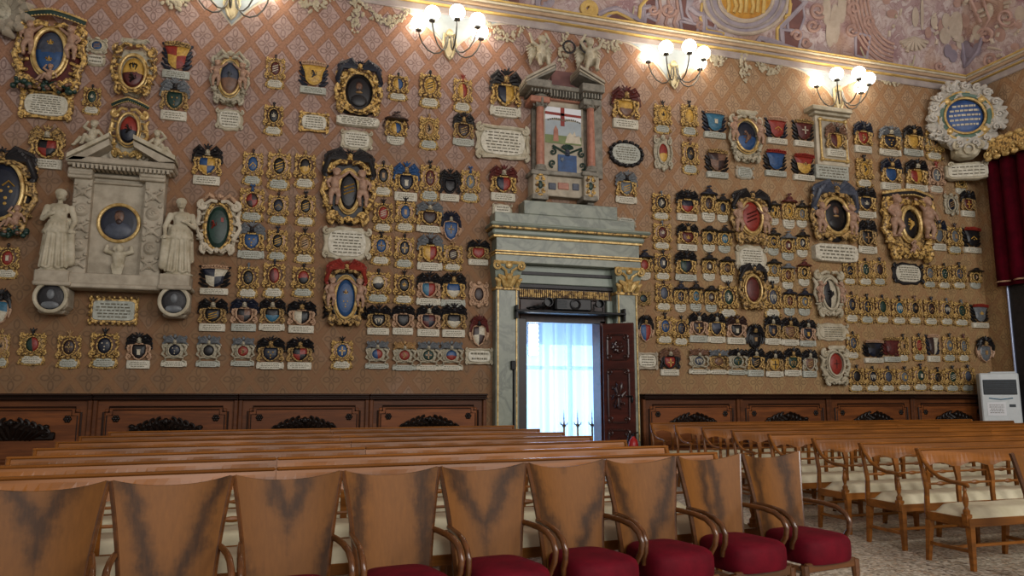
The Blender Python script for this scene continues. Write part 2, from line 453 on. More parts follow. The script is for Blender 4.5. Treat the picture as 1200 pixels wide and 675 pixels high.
# ---------------------------------------------------------------- cornice and painted ornaments
def band(name, z0, z1, dep, mat):
    b = MB(); b.bbox(-14, XR, D-dep, D, z0, z1, .02); struct(b, name, mat)
    b = MB(); b.bbox(XR-dep, XR, -7, D-dep, z0, z1, .02); struct(b, name, mat)
band('trim_1', ZC+.015, ZC+.05, .20, 'paint_yellow'); band('trim_19', ZC-.03, ZC+.015, .18, 'paint_cream'); band('trim_2', ZC-.10, ZC-.03, .15, 'paint_beige')
band('trim_3', ZC-.17, ZC-.10, .11, 'paint_band'); band('trim_4', ZC-.19, ZC-.17, .12, 'paint_yellow')
band('trim_5', ZC-.34, ZC-.19, .05, 'paint_band')
def strip(name, pts, half, mat, dep=.012, parent=None):      # flat painted ribbon on the long wall
    b = MB(); b.tube([(p[0], D-dep*.2, p[1]) for p in pts], half, 8, .12); o = b.build(name, mat, parent); o['kind'] = 'structure'; return o
LAMPX = [at(272, 20).x, at(528, 40).x, at(787, 75).x, at(975, 110).x]
k = 0
for i, lx in enumerate(LAMPX):
    zt = ZC-.30; zb = (7.98, 8.02, 7.95, 8.2)[i]; hw = 1.25
    L = [(lx-hw, zt)] + [(lx-hw*(1-q)**1.0*1.0-.10*q, zt-(zt-zb)*(q**2.2)) for q in [j/10 for j in range(1, 11)]]
    R = [(2*lx-x, z) for x, z in L][::-1]
    poly = L + [(lx, zb-.14)] + R
    b = MB(); n = len(poly)
    # strip of quads down both sides, a thin painted plaster shape
    vs = [(p[0], D-.02, p[1]) for p in poly] + [(p[0], D-.02, zt) for p in poly]
    vs2 = [(p[0], D, p[1]) for p in poly] + [(p[0], D, zt) for p in poly]
    fs = [(j, j+1, n+j+1, n+j) for j in range(n-1)]
    b.add(vs, fs); b.add([vs[j] for j in range(n)]+[vs2[j] for j in range(n)], [(j, n+j, n+j+1, j+1) for j in range(n-1)])
    struct(b, 'trim_%d' % (6+i), 'paint_pale_blue')
    o = strip('trim_%d' % (10+i), poly, .035, 'paint_cream')
    o2 = strip('trim_%d' % (14+i), [(lx+(p[0]-lx)*.78, zt-(zt-p[1])*.80) for p in poly], .018, 'paint_yellow', .02)
def leafy(mb, c, s, n, rnd, axis=0):
    for j in range(n):
        a = rnd.uniform(0, 2*PI); r = s*rnd.uniform(.2, 1)
        mb.ell((c[0]+r*math.cos(a), c[1], c[2]+r*math.sin(a)), (s*rnd.uniform(.14, .26), s*.12, s*rnd.uniform(.22, .4)), 7, 5, Matrix.Rotation(rnd.uniform(-1, 1), 3, 'Y'))
rnd = random.Random(4)
SW = [((420, -8), (447, 24), (488, -4)), ((552, -6), (600, 43), (628, 10)), ((694, 30), (722, 55), (743, 8)),
      ((822, 50), (842, 72), (852, 58)), ((880, 58), (906, 84), (918, 72)), ((1008, 55), (1048, 96), (1072, 66)), ((175, -30), (215, 4), (240, -30)), ((330, -30), (372, 8), (400, -20))]
for i, (a, b_, c) in enumerate(SW):
    A, B, Cc = at(*a, D-.03), at(*b_, D-.03), at(*c, D-.03)
    m = MB()
    for q in range(13):
        t = q/12; x = A.x+(Cc.x-A.x)*t; z = (1-t)*A.z+t*Cc.z; z -= ((A.z+Cc.z)/2-B.z)*(1-(2*t-1)**2)
        fat = 1-abs(2*t-1)
        if fat > .25: leafy(m, (x, D-.03, z), .06+.08*fat, 9, rnd)
        else: m.ell((x, D-.02, z), (.03, .02, .05), 6, 4)
    m.tube([A, (A.x*.8+B.x*.2, D-.02, A.z*.5+B.z*.5)], .02); m.tube([Cc, (Cc.x*.8+B.x*.2, D-.02, Cc.z*.5+B.z*.5)], .02)
    tag(m.build('painted_garland', 'garland_cream'), ['cream leafy garland %s' % s for s in ('left of the second globe lamp', 'right of the second globe lamp', 'above the right angel of the central monument', 'just right of the third globe lamp', 'between third and fourth globe lamps', 'right of the fourth globe lamp', 'left of the first globe lamp, at the photo top', 'right of the first globe lamp, at the photo top')][i], 'garland', 'garlands under the cornice')
for i, (x, y) in enumerate(((417, 15), (661, 56), (872, 78))):
    p = at(x, y, D-.04); m = MB()
    for q in range(9): leafy(m, (p.x, D-.04, p.z+.36-.09*q), .07+.09*math.sin(PI*(q+.6)/9), 5, rnd)
    m.tube([(p.x, D-.02, p.z+.36), (p.x, D-.02, ZC-.1)], .012)
    tag(m.build('painted_fruit_drop', 'garland_cream'), ['hanging cluster of pale leaves %s' % s for s in ('left of the second globe lamp', 'over the central monument between its two angels', 'right of the third globe lamp')][i], 'garland', 'hanging leaf clusters')
# painted figures, frames and scrolls on the vault
def vstroke(mb, pts, r, off=.0, closed=False, n=6, sub=5):
    P = []
    if closed: pts = pts+[pts[0]]
    for a, b in zip(pts, pts[1:]):
        for q in range(sub): P.append((a[0]+(b[0]-a[0])*q/sub, a[1]+(b[1]-a[1])*q/sub))
    P.append(pts[-1]); mb.tube([onvault(x, y, off) for x, y in P], r, n)
def arc(cx, cy, rx, ry, a0, a1, n=16): return [(cx+rx*math.cos(math.radians(a0+(a1-a0)*i/n)), cy+ry*math.sin(math.radians(a0+(a1-a0)*i/n))) for i in range(n+1)]
def scroll(cx, cy, r, a0, turns, n=18): return [(cx+r*(1-.8*i/n)*math.cos(math.radians(a0)+turns*2*PI*i/n), cy+r*(1-.8*i/n)*math.sin(math.radians(a0)+turns*2*PI*i/n)) for i in range(n+1)]
tn = [20]
def vtrim(mb, mat):
    tn[0] += 1; struct(mb, 'trim_%d' % tn[0], mat, smooth=True)
def vpatch(mb, o, off=.012):      # filled patch on the vault: fan
    n = len(o); cx = sum(p[0] for p in o)/n; cy = sum(p[1] for p in o)/n; R = 4
    vs = [onvault(cx+(p[0]-cx)*k/R, cy+(p[1]-cy)*k/R, off) for k in range(1, R+1) for p in o]+[onvault(cx, cy, off)]
    fs = [(k*n+i, k*n+(i+1) % n, (k+1)*n+(i+1) % n, (k+1)*n+i) for k in range(R-1) for i in range(n)]+[(i, (i+1) % n, R*n) for i in range(n)]
    mb.add(vs, fs)
m = MB(); vpatch(m, arc(873, -2, 50, 42, 0, 345, 23)); vtrim(m, 'paint_lilac')
m = MB(); vpatch(m, arc(873, -4, 31, 28, 0, 345, 23), .03); vtrim(m, 'medallion_gold')
m = MB(); vstroke(m, arc(873, -4, 32, 29, -20, 200, 24), .05, .03); vstroke(m, arc(873, -2, 49, 42, -20, 200, 24), .045, .02); vtrim(m, 'mural_cream')
m = MB(); vstroke(m, arc(873, -3, 41, 36, -10, 190, 24), .03, .03); vtrim(m, 'paint_band')
rnd = random.Random(11); m = MB()
for i in range(7): vstroke(m, [(852+i*7, 0), (853+i*7+rnd.uniform(-2, 2), 8), (851+i*7, 14+rnd.uniform(0, 3))], .05, .035)
vtrim(m, 'paint_yellow')
# dark mauve fields of the frames, each with a cream and yellow moulding
fields = [[(552, -5), (608, -5), (608, 8), (555, 2)], [(712, 20), (722, 14), (734, 18), (742, 28), (715, 24)], [(755, -5), (768, -5), (768, 12), (756, 17)],
          [(757, 20), (769, 26), (768, 34), (756, 31)], [(796, -5), (806, -5), (804, 14), (810, 24), (800, 20)], [(798, 26), (817, 30), (815, 40), (800, 37)], [(827, 20), (838, 28), (836, 34), (828, 31)],
          [(922, -4), (938, -4), (941, 20), (936, 35), (924, 33)], [(918, 36), (938, 40), (934, 57), (919, 52)], [(886, 52), (892, 46), (898, 50), (896, 54)], [(1003, 40), (1018, 44), (1014, 68), (1003, 64)]]
m = MB()
for f in fields: vpatch(m, f, .012)
vtrim(m, 'paint_mauve')
m = MB()
for f in fields[1:]: vstroke(m, [(f[0][0]+(p[0]-sum(q[0] for q in f)/len(f))*1.14+sum(q[0] for q in f)/len(f)-f[0][0], sum(q[1] for q in f)/len(f)+(p[1]-sum(q[1] for q in f)/len(f))*1.12) for p in f], .035, .01, True)
vstroke(m, [(700, 18), (712, 12), (722, 10), (738, 18), (752, 26), (752, 10), (762, 8)], .05, .01)
vstroke(m, [(812, -6), (806, 8), (816, 16), (824, 18), (824, 38), (845, 42)], .06, .01)
vstroke(m, [(932, -6), (944, 2), (930, 16), (914, 32), (916, 52), (890, 45), (884, 56)], .06, .01)
vtrim(m, 'paint_lilac')
m = MB()
vstroke(m, [(704, 22), (712, 17), (722, 15), (736, 22), (748, 30)], .035, .02)
vstroke(m, [(760, -4), (750, 8), (748, 24)], .04, .02); vstroke(m, scroll(688, 12, 10, 80, -1.4), .07, .03)
vstroke(m, [(690, 24), (694, 30)], .05, .02); vstroke(m, [(822, 4), (820, 22), (828, 36), (848, 40)], .03, .02)
vstroke(m, [(926, 4), (924, 20), (910, 34), (910, 50)], .035, .02); vstroke(m, arc(918, 6, 7, 14, -60, 90), .04, .02)
vstroke(m, [(540, 3), (600, 10)], .02, .02)
vtrim(m, 'paint_yellow')
m = MB()
vstroke(m, arc(618, -3, 28, 18, 0, 180), .07, .012); vstroke(m, scroll(640, 3, 12, 120, 1.1), .06, .02)
vstroke(m, arc(650, 20, 16, 8, -10, 190), .05, .012); vstroke(m, arc(668, 18, 14, 8, 0, 170), .05, .012)
vtrim(m, 'paint_lilac')
m = MB()
for cx, cy, r, a in ((640, 4, 7, 0), (765, 12, 6, 0), (783, 12, 9, 0), (820, 30, 5, 40), (1018, 26, 8, 90), (952, 30, 8, 0), (958, 12, 10, 50), (944, 50, 6, 10), (933, 42, 7, 180), (998, 35, 8, 20), (1000, 10, 9, 90), (1156, 42, 10, 200), (1162, 70, 9, 90), (1100, 78, 6, 0), (1180, 20, 12, 30)):
    vstroke(m, scroll(cx, cy, r, a, 1.3), .04, .015)
for q in range(6): vstroke(m, arc(1050, -10, 34+q*4.5, 62+q*5, 95, 200), .035, .01)
for x in (772, 782, 792): vstroke(m, [(x, -4), (x+2, 12), (x-3, 28), (x+1, 36)], .035, .015)
vstroke(m, [(1138, 0), (1150, 26)], .04, .02); vstroke(m, [(1153, 0), (1160, 22), (1150, 40)], .03, .02)
vtrim(m, 'mural_rose')
m = MB(); rnd = random.Random(5)
for x, y, w_, h_ in ((968, 12, 5, 18), (978, 28, 6, 24), (972, 40, 5, 16), (986, 8, 5, 20), (1072, 20, 4, 12), (1080, 16, 2, 20), (1094, 25, 4, 9), (1107, 42, 7, 10), (1120, 30, 9, 17), (1108, 24, 5, 9), (1146, 38, 6, 9), (1160, 12, 5, 9), (1196, 16, 6, 10), (1180, 28, 5, 7), (1126, 50, 6, 8)):
    vpatch(m, arc(x, y, w_, h_, 0, 340, 11), .02)
for j in range(8):
    a = math.radians(20+j*20); vstroke(m, [(1070, 45), (1070+17*math.cos(a), 45+15*math.sin(a))], .05, .02)
for j in range(34):
    x = rnd.uniform(1040, 1198); y = rnd.uniform(0, 66); a = rnd.uniform(0, 2*PI); L = rnd.uniform(3, 9)
    vstroke(m, [(x, y), (x+L*math.cos(a), y+L*math.sin(a))], rnd.uniform(.02, .05), .015, sub=2)
vtrim(m, 'mural_cream')
m = MB()
for x, y in ((1133, 55), (1138, 62), (1130, 66), (1146, 58), (1116, 66), (1110, 60)): vpatch(m, arc(x, y, 5, 8, 0, 330, 9), .028)
vstroke(m, [(1128, 50), (1132, 78), (1146, 60), (1152, 44)], .05, .02)
vtrim(m, 'mural_grey')
m = MB()
for j in range(26):
    x = rnd.uniform(1000, 1198); y = rnd.uniform(-2, 60); vpatch(m, arc(x, y, rnd.uniform(3, 7), rnd.uniform(3, 9), 0, 320, 9), .008+.0005*j)
vtrim(m, 'mural_rose')
pbr('crevice_shade', '6a4a34', '4a3222', .6, 0, 14, .3)  # dark crest backing: paints shade into the gaps of the gilt scrollwork
# ---------------------------------------------------------------- small coats of arms: one prototype per kind, copied
# a prototype is a list of (part name, mesh, material keys, parent part); authored 1 wide, ZH high, y from 0 towards the room
def lines(mb, x0, x1, z0, z1, y, n, rnd, h=.35):
    """rows of small raised letters standing for the carved inscription"""
    dz = (z1-z0)/n
    for i in range(n):
        z = z1-dz*(i+.5); ins = rnd.uniform(0, .12)*(x1-x0); x = x0+ins; e = x1-ins
        while x < e-.01*(x1-x0):
            L = min(rnd.uniform(.05, .16)*(x1-x0), e-x); mb.box(x, x+L, y-.004, y+.01, z-dz*h/2, z+dz*h/2); x += L+.035*(x1-x0)
def plaque(mb, ink, cx, cz, hw, hh, y, rnd, style='rect', rows=2):
    if style == 'rect':
        mb.slab([(cx-hw, cz-hh), (cx+hw, cz-hh), (cx+hw*1.04, cz), (cx+hw, cz+hh), (cx-hw, cz+hh), (cx-hw*1.04, cz)], 0, y, .02)
    elif style == 'round':
        mb.slab([(cx-hw, cz+hh), (cx-hw, cz)]+[(cx-hw*math.cos(a), cz-hh*math.sin(a)*1.0) for a in [PI*j/10 for j in range(1, 10)]]+[(cx+hw, cz), (cx+hw, cz+hh)], 0, y, .025)
    elif style == 'curl':
        mb.slab(sq(cx, cz, hw, hh, 24, 4), 0, y, .02)
        for s in (-1, 1): mb.tube([(cx+s*hw*1.02, y*.8, cz-hh*.8), (cx+s*hw*1.06, y*.7, cz), (cx+s*hw*.98, y*.8, cz+hh)], .045, 6)
    else:
        mb.slab(sq(cx, cz, hw, hh, 36, 4, .05, 9), 0, y, .03)
    lines(ink, cx-hw*.8, cx+hw*.8, cz-hh*.7, cz+hh*.7, y, rows, rnd)
def plume(mb, cx, cz, s, y, rnd, n=5):
    for j in range(n):
        a = PI/2+(j-(n-1)/2)*.55; L = s*(.9+.3*rnd.random())
        mb.tube([(cx, y, cz), (cx+.5*L*math.cos(a), y-.03, cz+.55*L*math.sin(a)), (cx+L*math.cos(a)*1.1, y-.02, cz+L*math.sin(a)*.95)], [s*.12, s*.22, s*.1], 6)
        mb.ell((cx+L*math.cos(a)*1.1, y-.03, cz+L*math.sin(a)*.92), s*.15, 6, 5)
def helm(mb, cx, cz, s, y):
    mb.ell((cx, y, cz), (s*.55, s*.55, s*.7), 9, 7); mb.ell((cx, y-s*.35, cz-s*.15), (s*.32, s*.35, s*.42), 8, 6)
    mb.tube([(cx-s*.55, y, cz-s*.6), (cx, y-s*.5, cz-s*.75), (cx+s*.55, y, cz-s*.6)], s*.14, 6)
CHG = {}
def charge(mb, kind, cx, cz, r, y, rnd):
    if kind == 0:
        mb.box(cx-r*.12, cx+r*.12, y-.02, y+.05, cz-r, cz+r); mb.box(cx-r*.7, cx+r*.7, y-.02, y+.05, cz-r*.1, cz+r*.16)
    elif kind == 1:
        for j in (-1, 0, 1): mb.tube([(cx-r*.7, y, cz+j*r*.5-r*.3), (cx+r*.7, y, cz+j*r*.5+r*.3)], r*.1, 5)
    elif kind == 2:                     # three stars over one
        for dx, dz in ((-.4, .45), (.4, .45), (0, -.2), (0, -.75)): mb.ell((cx+dx*r, y-.01, cz+dz*r), (r*.16, .03, r*.16), 6, 4)
    elif kind == 3:                     # rampant beast
        mb.tube([(cx-r*.3, y, cz-r*.8), (cx+r*.1, y, cz-r*.1), (cx-r*.1, y, cz+r*.5)], [r*.12, r*.25, r*.15], 6)
        mb.ell((cx-r*.2, y, cz+r*.65), (r*.22, .05, r*.18), 7, 5)
        for q in (.2, -.2): mb.tube([(cx, y, cz+q*r), (cx-r*.5, y, cz+q*r+r*.15)], r*.08, 5)
        mb.tube([(cx+r*.1, y, cz-r*.4), (cx+r*.5, y, cz-r*.1), (cx+r*.4, y, cz+r*.4)], r*.07, 5)
    elif kind == 4:                     # chevron
        mb.tube([(cx-r*.75, y, cz-r*.5), (cx, y, cz+r*.25), (cx+r*.75, y, cz-r*.5)], r*.12, 5); mb.ell((cx, y, cz-r*.6), (r*.15, .03, r*.15), 6, 4)
    elif kind == 5:                     # fleur
        mb.ell((cx, y, cz+r*.15), (r*.16, .04, r*.55), 7, 6)
        for s in (-1, 1): mb.tube([(cx, y, cz-r*.2), (cx+s*r*.45, y, cz+r*.25), (cx+s*r*.5, y, cz-r*.05)], r*.1, 5)
        mb.box(cx-r*.4, cx+r*.4, y-.02, y+.03, cz-r*.3, cz-r*.15)
    elif kind == 6:                     # eagle
        mb.ell((cx, y, cz), (r*.2, .05, r*.45), 7, 6)
        for s in (-1, 1):
            mb.ell((cx+s*r*.15, y, cz+r*.55), (r*.13, .04, r*.13), 6, 5)
            for q in range(4): mb.tube([(cx+s*r*.1, y, cz+r*.3), (cx+s*r*.55, y, cz+r*(.45-.05*q)), (cx+s*r*(.75-.12*q), y, cz+r*(.1-.28*q))], r*.08, 5)
    elif kind == 7:                     # tower
        mb.box(cx-r*.3, cx+r*.3, y-.03, y+.05, cz-r*.6, cz+r*.3)
        for j in (-1, 0, 1): mb.box(cx+j*r*.25-r*.09, cx+j*r*.25+r*.09, y-.03, y+.05, cz+r*.3, cz+r*.5)
def fr_A(rnd, v):
    f, i, p, k, h = MB(), MB(), MB(), MB(), MB()
    i.slab(sq(0, .86, .40, .44, 32, 3.2, .03, 8, v), 0, -.10, .04)
    f.tube([(.245*math.cos(a), -.16, .86+.31*math.sin(a)) for a in [2*PI*j/22 for j in range(23)]], .028, 7)
    for s in (-1, 1):
        f.spiral(s*.33, 1.19, .12, PI/2, -s*1.2, -.13, .045); f.spiral(s*.37, .57, .12, -PI/2, s*1.2, -.13, .045)
        f.tube([(s*.44, -.08, 1.08), (s*.36, -.14, .98), (s*.43, -.12, .86), (s*.36, -.14, .74), (s*.45, -.08, .62)], .042, 6)
        f.spiral(s*.40, .93, .07, 0, s*1.0, -.13, .03)
        f.ell((s*.20, -.13, 1.24), (.09, .06, .05), 7, 5); f.ell((s*.22, -.14, .47), (.10, .07, .05), 7, 5)
        f.tube([(s*.12, -.14, .52), (s*.24, -.17, .58), (s*.32, -.12, .70)], .035, 6)
        f.spiral(s*.40, .13, .07, PI/2, -s*1, -.11, .03); f.ell((s*.30, -.08, .36), (.07, .06, .05), 6, 5)
    if v % 2: 
        for q in range(3): f.tube([(-.36+.05*q, -.12, 1.16+.07*q), (.36-.05*q, -.12, 1.16+.07*q)], .028, 6)
    else:
        f.tube([(-.40, -.10, 1.27), (-.2, -.15, 1.22), (0, -.16, 1.27), (.2, -.15, 1.22), (.40, -.10, 1.27)], .04, 6)
    f.ell((0, -.16, .46), (.07, .07, .09), 8, 6); f.slab(sq(0, .25, .43, .235, 30, 3, .05, 8), 0, -.06, .03)
    plaque(p, k, 0, .25, .34, .155, -.11, rnd, 'scal', 3)
    helm(h, 0, 1.29, .11, -.15)
    if v == 2: plume(h, 0, 1.32, .16, -.14, rnd, 3)
    elif v == 1: h.tube([(0, -.13, 1.34), (0, -.14, 1.46)], .04, 6); h.ell((-.06, -.14, 1.46), .05, 6, 5); h.ell((.06, -.14, 1.46), .05, 6, 5)
    else: h.ell((0, -.14, 1.40), (.07, .06, .07), 7, 5)
    return [('backing', i, ['inner']), ('frame', f, ['frame']), ('plaque', p, ['plaque']), ('inscription', k, ['ink'], 'plaque'), ('helmet', h, ['mantle'])], (0, .86, .225, .285), -.12, 1.5
def fr_B(rnd, v):
    f, p, k, h = MB(), MB(), MB(), MB()
    f.slab(sq(0, .80, .30, .36, 30, 2.4, .05, 6), 0, -.08, .04)
    f.tube([(.23*math.cos(a), -.15, .80+.28*math.sin(a)) for a in [2*PI*j/22 for j in range(23)]], .042, 7)
    for s in (-1, 1):
        f.spiral(s*.30, 1.04, .10, PI/2, -s*1.1, -.12, .042); f.spiral(s*.32, .56, .11, -PI/2, s*1.1, -.12, .042)
        f.tube([(s*.34, -.1, .98), (s*.40, -.12, .82), (s*.34, -.1, .66)], .042, 6); f.ell((s*.16, -.14, .48), (.08, .06, .05), 6, 5)
        h.tube([(s*.34, -.18, 1.13), (s*.44, -.12, 1.04), (s*.47, -.08, .92)], .022, 5); h.ell((s*.47, -.08, .90), (.04, .04, .06), 6, 5)
    f.ell((0, -.15, .47), (.07, .06, .08), 7, 5)
    h.lathe([(0, -.03), (.44, -.03), (.47, 0), (.40, .06), (.20, .10), (.17, .18), (.12, .23), (0, .245)], (0, -.20, 1.16), 18, Matrix.Diagonal((1, .5, 1)))
    if v: h.tube([(0, -.2, 1.38), (.02, -.2, 1.5)], .03, 5); h.ell((.07, -.2, 1.5), (.09, .04, .04), 6, 5); h.ell((-.06, -.2, 1.48), (.06, .03, .04), 6, 5)
    plaque(p, k, 0, .25, .34, .20, -.09, rnd, 'round', 3)
    return [('frame', f, ['frame']), ('plaque', p, ['plaque']), ('inscription', k, ['ink'], 'plaque'), ('hat', h, ['mantle'])], (0, .80, .20, .25), -.10, 1.5
def fr_C(rnd, v):
    f, p, k, h, g = MB(), MB(), MB(), MB(), MB()
    sh = [(-.22, .98), (.22, .98), (.26, .84), (.24, .62), (.12, .47), (0, .42), (-.12, .47), (-.24, .62), (-.26, .84)]
    f.slab([(x*1.18, .70+(z-.70)*1.16) for x, z in sh], 0, -.09, .04)
    f.tube([(x*1.12, -.13, .70+(z-.70)*1.10) for x, z in sh+[sh[0]]], .035, 6)
    for s in (-1, 1):
        f.spiral(s*.36, .50, .11, -PI/2, s*1.1, -.12, .045); f.tube([(s*.30, -.12, 1.0), (s*.42, -.14, .86), (s*.36, -.12, .70), (s*.44, -.1, .56)], [.05, .065, .05, .04], 6)
        f.ell((s*.40, -.15, .93), (.06, .07, .07), 7, 5)
        # mantling: fat curling feathers
        for q, (a, b_, c_) in enumerate((((.05, 1.14), (.28, 1.34), (.44, 1.20)), ((.08, 1.10), (.30, 1.18), (.46, 1.04)), ((.16, 1.04), (.38, 1.06), (.47, .86)))):
            h.tube([(s*a[0], -.16, a[1]), (s*b_[0], -.20+.02*q, b_[1]), (s*c_[0], -.13, c_[1])], [.05, .09, .05], 7)
            h.spiral(s*(c_[0]-.02), c_[1]-.02, .055, PI/2, -s*.9, -.15, .03)
        h.ell((s*.22, -.22, 1.24), (.08, .06, .06), 7, 5)
    helm(g, 0, 1.16, .15, -.20); plume(h, 0, 1.26, .2, -.18, rnd, (3, 5, 4)[v])
    plaque(p, k, 0, .20, .42, .16, -.12, rnd, 'rect' if v < 2 else 'curl', 3)
    return [('frame', f, ['frame']), ('plaque', p, ['plaque']), ('inscription', k, ['ink'], 'plaque'), ('mantling', h, ['mantle']), ('helmet', g, ['helm'])], sh, -.10, 1.5
def fr_D(rnd, v):
    f, p, k, h = MB(), MB(), MB(), MB()
    sh = [(-.42, 1.28), (-.18, 1.31), (.18, 1.31), (.42, 1.28), (.30, .95), (.26, .62), (.13, .46), (0, .41), (-.13, .46), (-.26, .62), (-.30, .95)]
    f.tube([(x, -.16+.05*(z < 1.2), z) for x, z in [sh[i] for i in (0, 1, 2, 3)]], .05, 6)
    for j in range(9): f.ell((-.36+.09*j, -.2, 1.35+.02*math.sin(j*PI/8)), (.045, .05, .05), 6, 5)
    f.tube([(-.40, -.16, 1.38), (0, -.22, 1.42), (.40, -.16, 1.38)], .035, 6)
    for s in (-1, 1):
        for q in range(4 if v else 5):
            z = .52+.19*q+rnd.uniform(-.04, .04); h.tube([(s*.2, -.02, z-.10), (s*.34, -.05, z-.05), (s*(.49-.03*(q % 2)), -.05, z+.10)], [.06, .08, .03], 6)
            h.ell((s*(.46-.03*(q % 2)), -.05, z+.06), (.045, .04, .04), 6, 5)
    plaque(p, k, 0, .20, .43, .15, -.13, rnd, 'rect', 3)
    return [('crown', f, ['crown']), ('plaque', p, ['plaque']), ('inscription', k, ['ink'], 'plaque'), ('leaves', h, ['mantle'])], sh, -.12, 1.45
def fr_E(rnd, v):
    f, p, k, h = MB(), MB(), MB(), MB()
    f.slab(sq(0, .78, .36, .36, 30, 2.2, .06, 7), 0, -.08, .04)
    for s in (-1, 1):
        f.tube([(s*.10, -.12, .50), (s*.34, -.17, .46), (s*.30, -.15, .36), (s*.42, -.12, .30)], .045, 6)
        f.tube([(s*.28, -.12, 1.05), (s*.43, -.16, .92), (s*.38, -.14, .76), (s*.45, -.12, .60), (s*.34, -.14, .52)], [.05, .06, .05, .055, .04], 6)
        f.spiral(s*.40, .98, .09, 0, s*1.1, -.14, .035)
        for q in range(3): h.tube([(0, -.16, 1.12), (s*(.18+.06*q), -.2, 1.36-.10*q), (s*(.36+.05*q), -.14, 1.30-.13*q)], [.05, .075, .035], 6)
        h.spiral(s*.36, 1.30, .08, PI/2, -s*1, -.17, .035)
    helm(f, 0, 1.14, .13, -.2); h.ell((0, -.17, 1.36), (.07, .06, .10), 7, 5)
    f.tube([(.24*math.cos(a), -.13, .78+.26*math.sin(a)) for a in [2*PI*j/20 for j in range(21)]], .03, 6)
    plaque(p, k, 0, .20, .42, .13, -.12, rnd, 'curl', 2)
    return [('frame', f, ['frame']), ('plaque', p, ['plaque']), ('inscription', k, ['ink'], 'plaque'), ('feathers', h, ['mantle'])], (0, .78, .215, .235), -.10, 1.5
def fr_R(rnd, v):
    f = MB(); f.slab(sq(0, .60, .42, .50, 36, 2.4, .06, 6), 0, -.09, .05)
    for s in (-1, 1):
        f.spiral(s*.33, .98, .13, PI/2, -s*1.2, -.12, .05); f.spiral(s*.33, .26, .13, -PI/2, s*1.2, -.12, .05)
        f.tube([(s*.40, -.12, .85), (s*.46, -.12, .60), (s*.38, -.12, .38)], .045, 6)
    f.tube([(.26*math.cos(a), -.14, .60+.32*math.sin(a)) for a in [2*PI*j/20 for j in range(21)]], .04, 6)
    f.ell((0, -.15, .10), (.11, .08, .09), 8, 6); f.ell((0, -.15, 1.08), (.13, .08, .09), 8, 6)
    return [('frame', f, ['frame'])], (0, .60, .23, .29), -.10, 1.2
def fr_H(rnd, v):
    f, h, g = MB(), MB(), MB()
    sh = [(-.28, .80), (-.1, .84), (.1, .84), (.28, .80), (.30, .45), (.18, .14), (0, .02), (-.18, .14), (-.30, .45)]
    f.slab([(x*1.14, .44+(z-.44)*1.12) for x, z in sh], 0, -.10, .04); f.tube([(x*1.08, -.14, .44+(z-.44)*1.06) for x, z in sh+[sh[0]]], .03, 6)
    for s in (-1, 1):
        for q in range(4):
            h.tube([(s*.06, -.16, 1.02), (s*(.22+.05*q), -.2, 1.22-.12*q), (s*(.40+.02*q), -.13, 1.06-.20*q)], [.05, .09, .04], 6)
        f.tube([(s*.40, -.12, .78), (s*.44, -.15, .50), (s*.36, -.13, .25)], [.06, .07, .05], 6)
    helm(g, 0, .98, .15, -.2); plume(h, 0, 1.12, .22, -.18, rnd, 5)
    return [('frame', f, ['frame']), ('mantling', h, ['mantle']), ('helmet', g, ['helm'])], sh, -.12, 1.45
KINDF = dict(A=fr_A, B=fr_B, C=fr_C, D=fr_D, E=fr_E, R=fr_R, H=fr_H)
CACHE = {}
def smooth_mesh(mb, name, nm):
    me = mb.mesh(name, nm, True)
    try: me.set_sharp_from_angle(angle=math.radians(50))
    except Exception: pass
    return me
def proto(kind, v, split, chg):
    key = (kind, v)
    if key not in CACHE:
        r = random.Random(hash(kind+str(v)) if False else ord(kind)*7+v); parts, sh, y, H = KINDF[kind](r, v)
        CACHE[key] = ([(p[0], smooth_mesh(p[1], p[0], 1), p[2], p[3] if len(p) > 3 else None) for p in parts], sh, y, H)
    parts, sh, y, H = CACHE[key]
    k2 = (kind, v, split)
    if k2 not in CACHE:
        o = [(sh[0]+sh[2]*math.cos(a), sh[1]+sh[3]*math.sin(a)) for a in [2*PI*(j+.5)/20 for j in range(20)]] if isinstance(sh, tuple) else sh
        if not isinstance(sh, tuple):
            q = []
            for a, b in zip(o, o[1:]+[o[0]]): q += [a, ((a[0]+b[0])/2, (a[1]+b[1])/2)]
            o = q
        m = MB(); m.dome(o, y, .07, 4, split); CACHE[k2] = smooth_mesh(m, 'shield', 2)
    cx, cz, r = (sh[0], sh[1], sh[2]*.85) if isinstance(sh, tuple) else (0, sum(p[1] for p in sh)/len(sh), .20)
    k3 = (kind, v, 'c', chg)
    if chg is not None and k3 not in CACHE:
        m = MB(); charge(m, chg, cx, cz, r, y-.065, random.Random(1)); CACHE[k3] = smooth_mesh(m, 'charge', 1)
    return parts, CACHE[k2], CACHE.get(k3), H
CN = dict(b='blue', n='navy', k='black', r='red', g='dark green', o='gold', w='white', t='tan', m='dark red', s='grey', c='pale blue', p='brown', y='slate', u='umber')
MN = dict(k='black', n='navy', r='red', b='blue', s='grey', m='maroon', p='brown', u='umber', y='slate', o='gilt', w='white', g='green', t='tan')
NOUN = dict(A='gilt crest', B='gilt hat-topped crest', C='plumed helmet crest', D='flared crest', E='grey scrolled crest', R='round cartouche', H='helmet crest')
FRM = dict(A='gilt', B='gilt', C='old_gilt', D='gilt', E='silver_gilt', R='old_gilt', H='rose_gilt')
ORD = ['first', 'second', 'third', 'fourth', 'fifth', 'sixth', 'seventh', 'eighth', 'ninth', 'tenth', 'eleventh', 'twelfth', 'thirteenth', 'fourteenth']
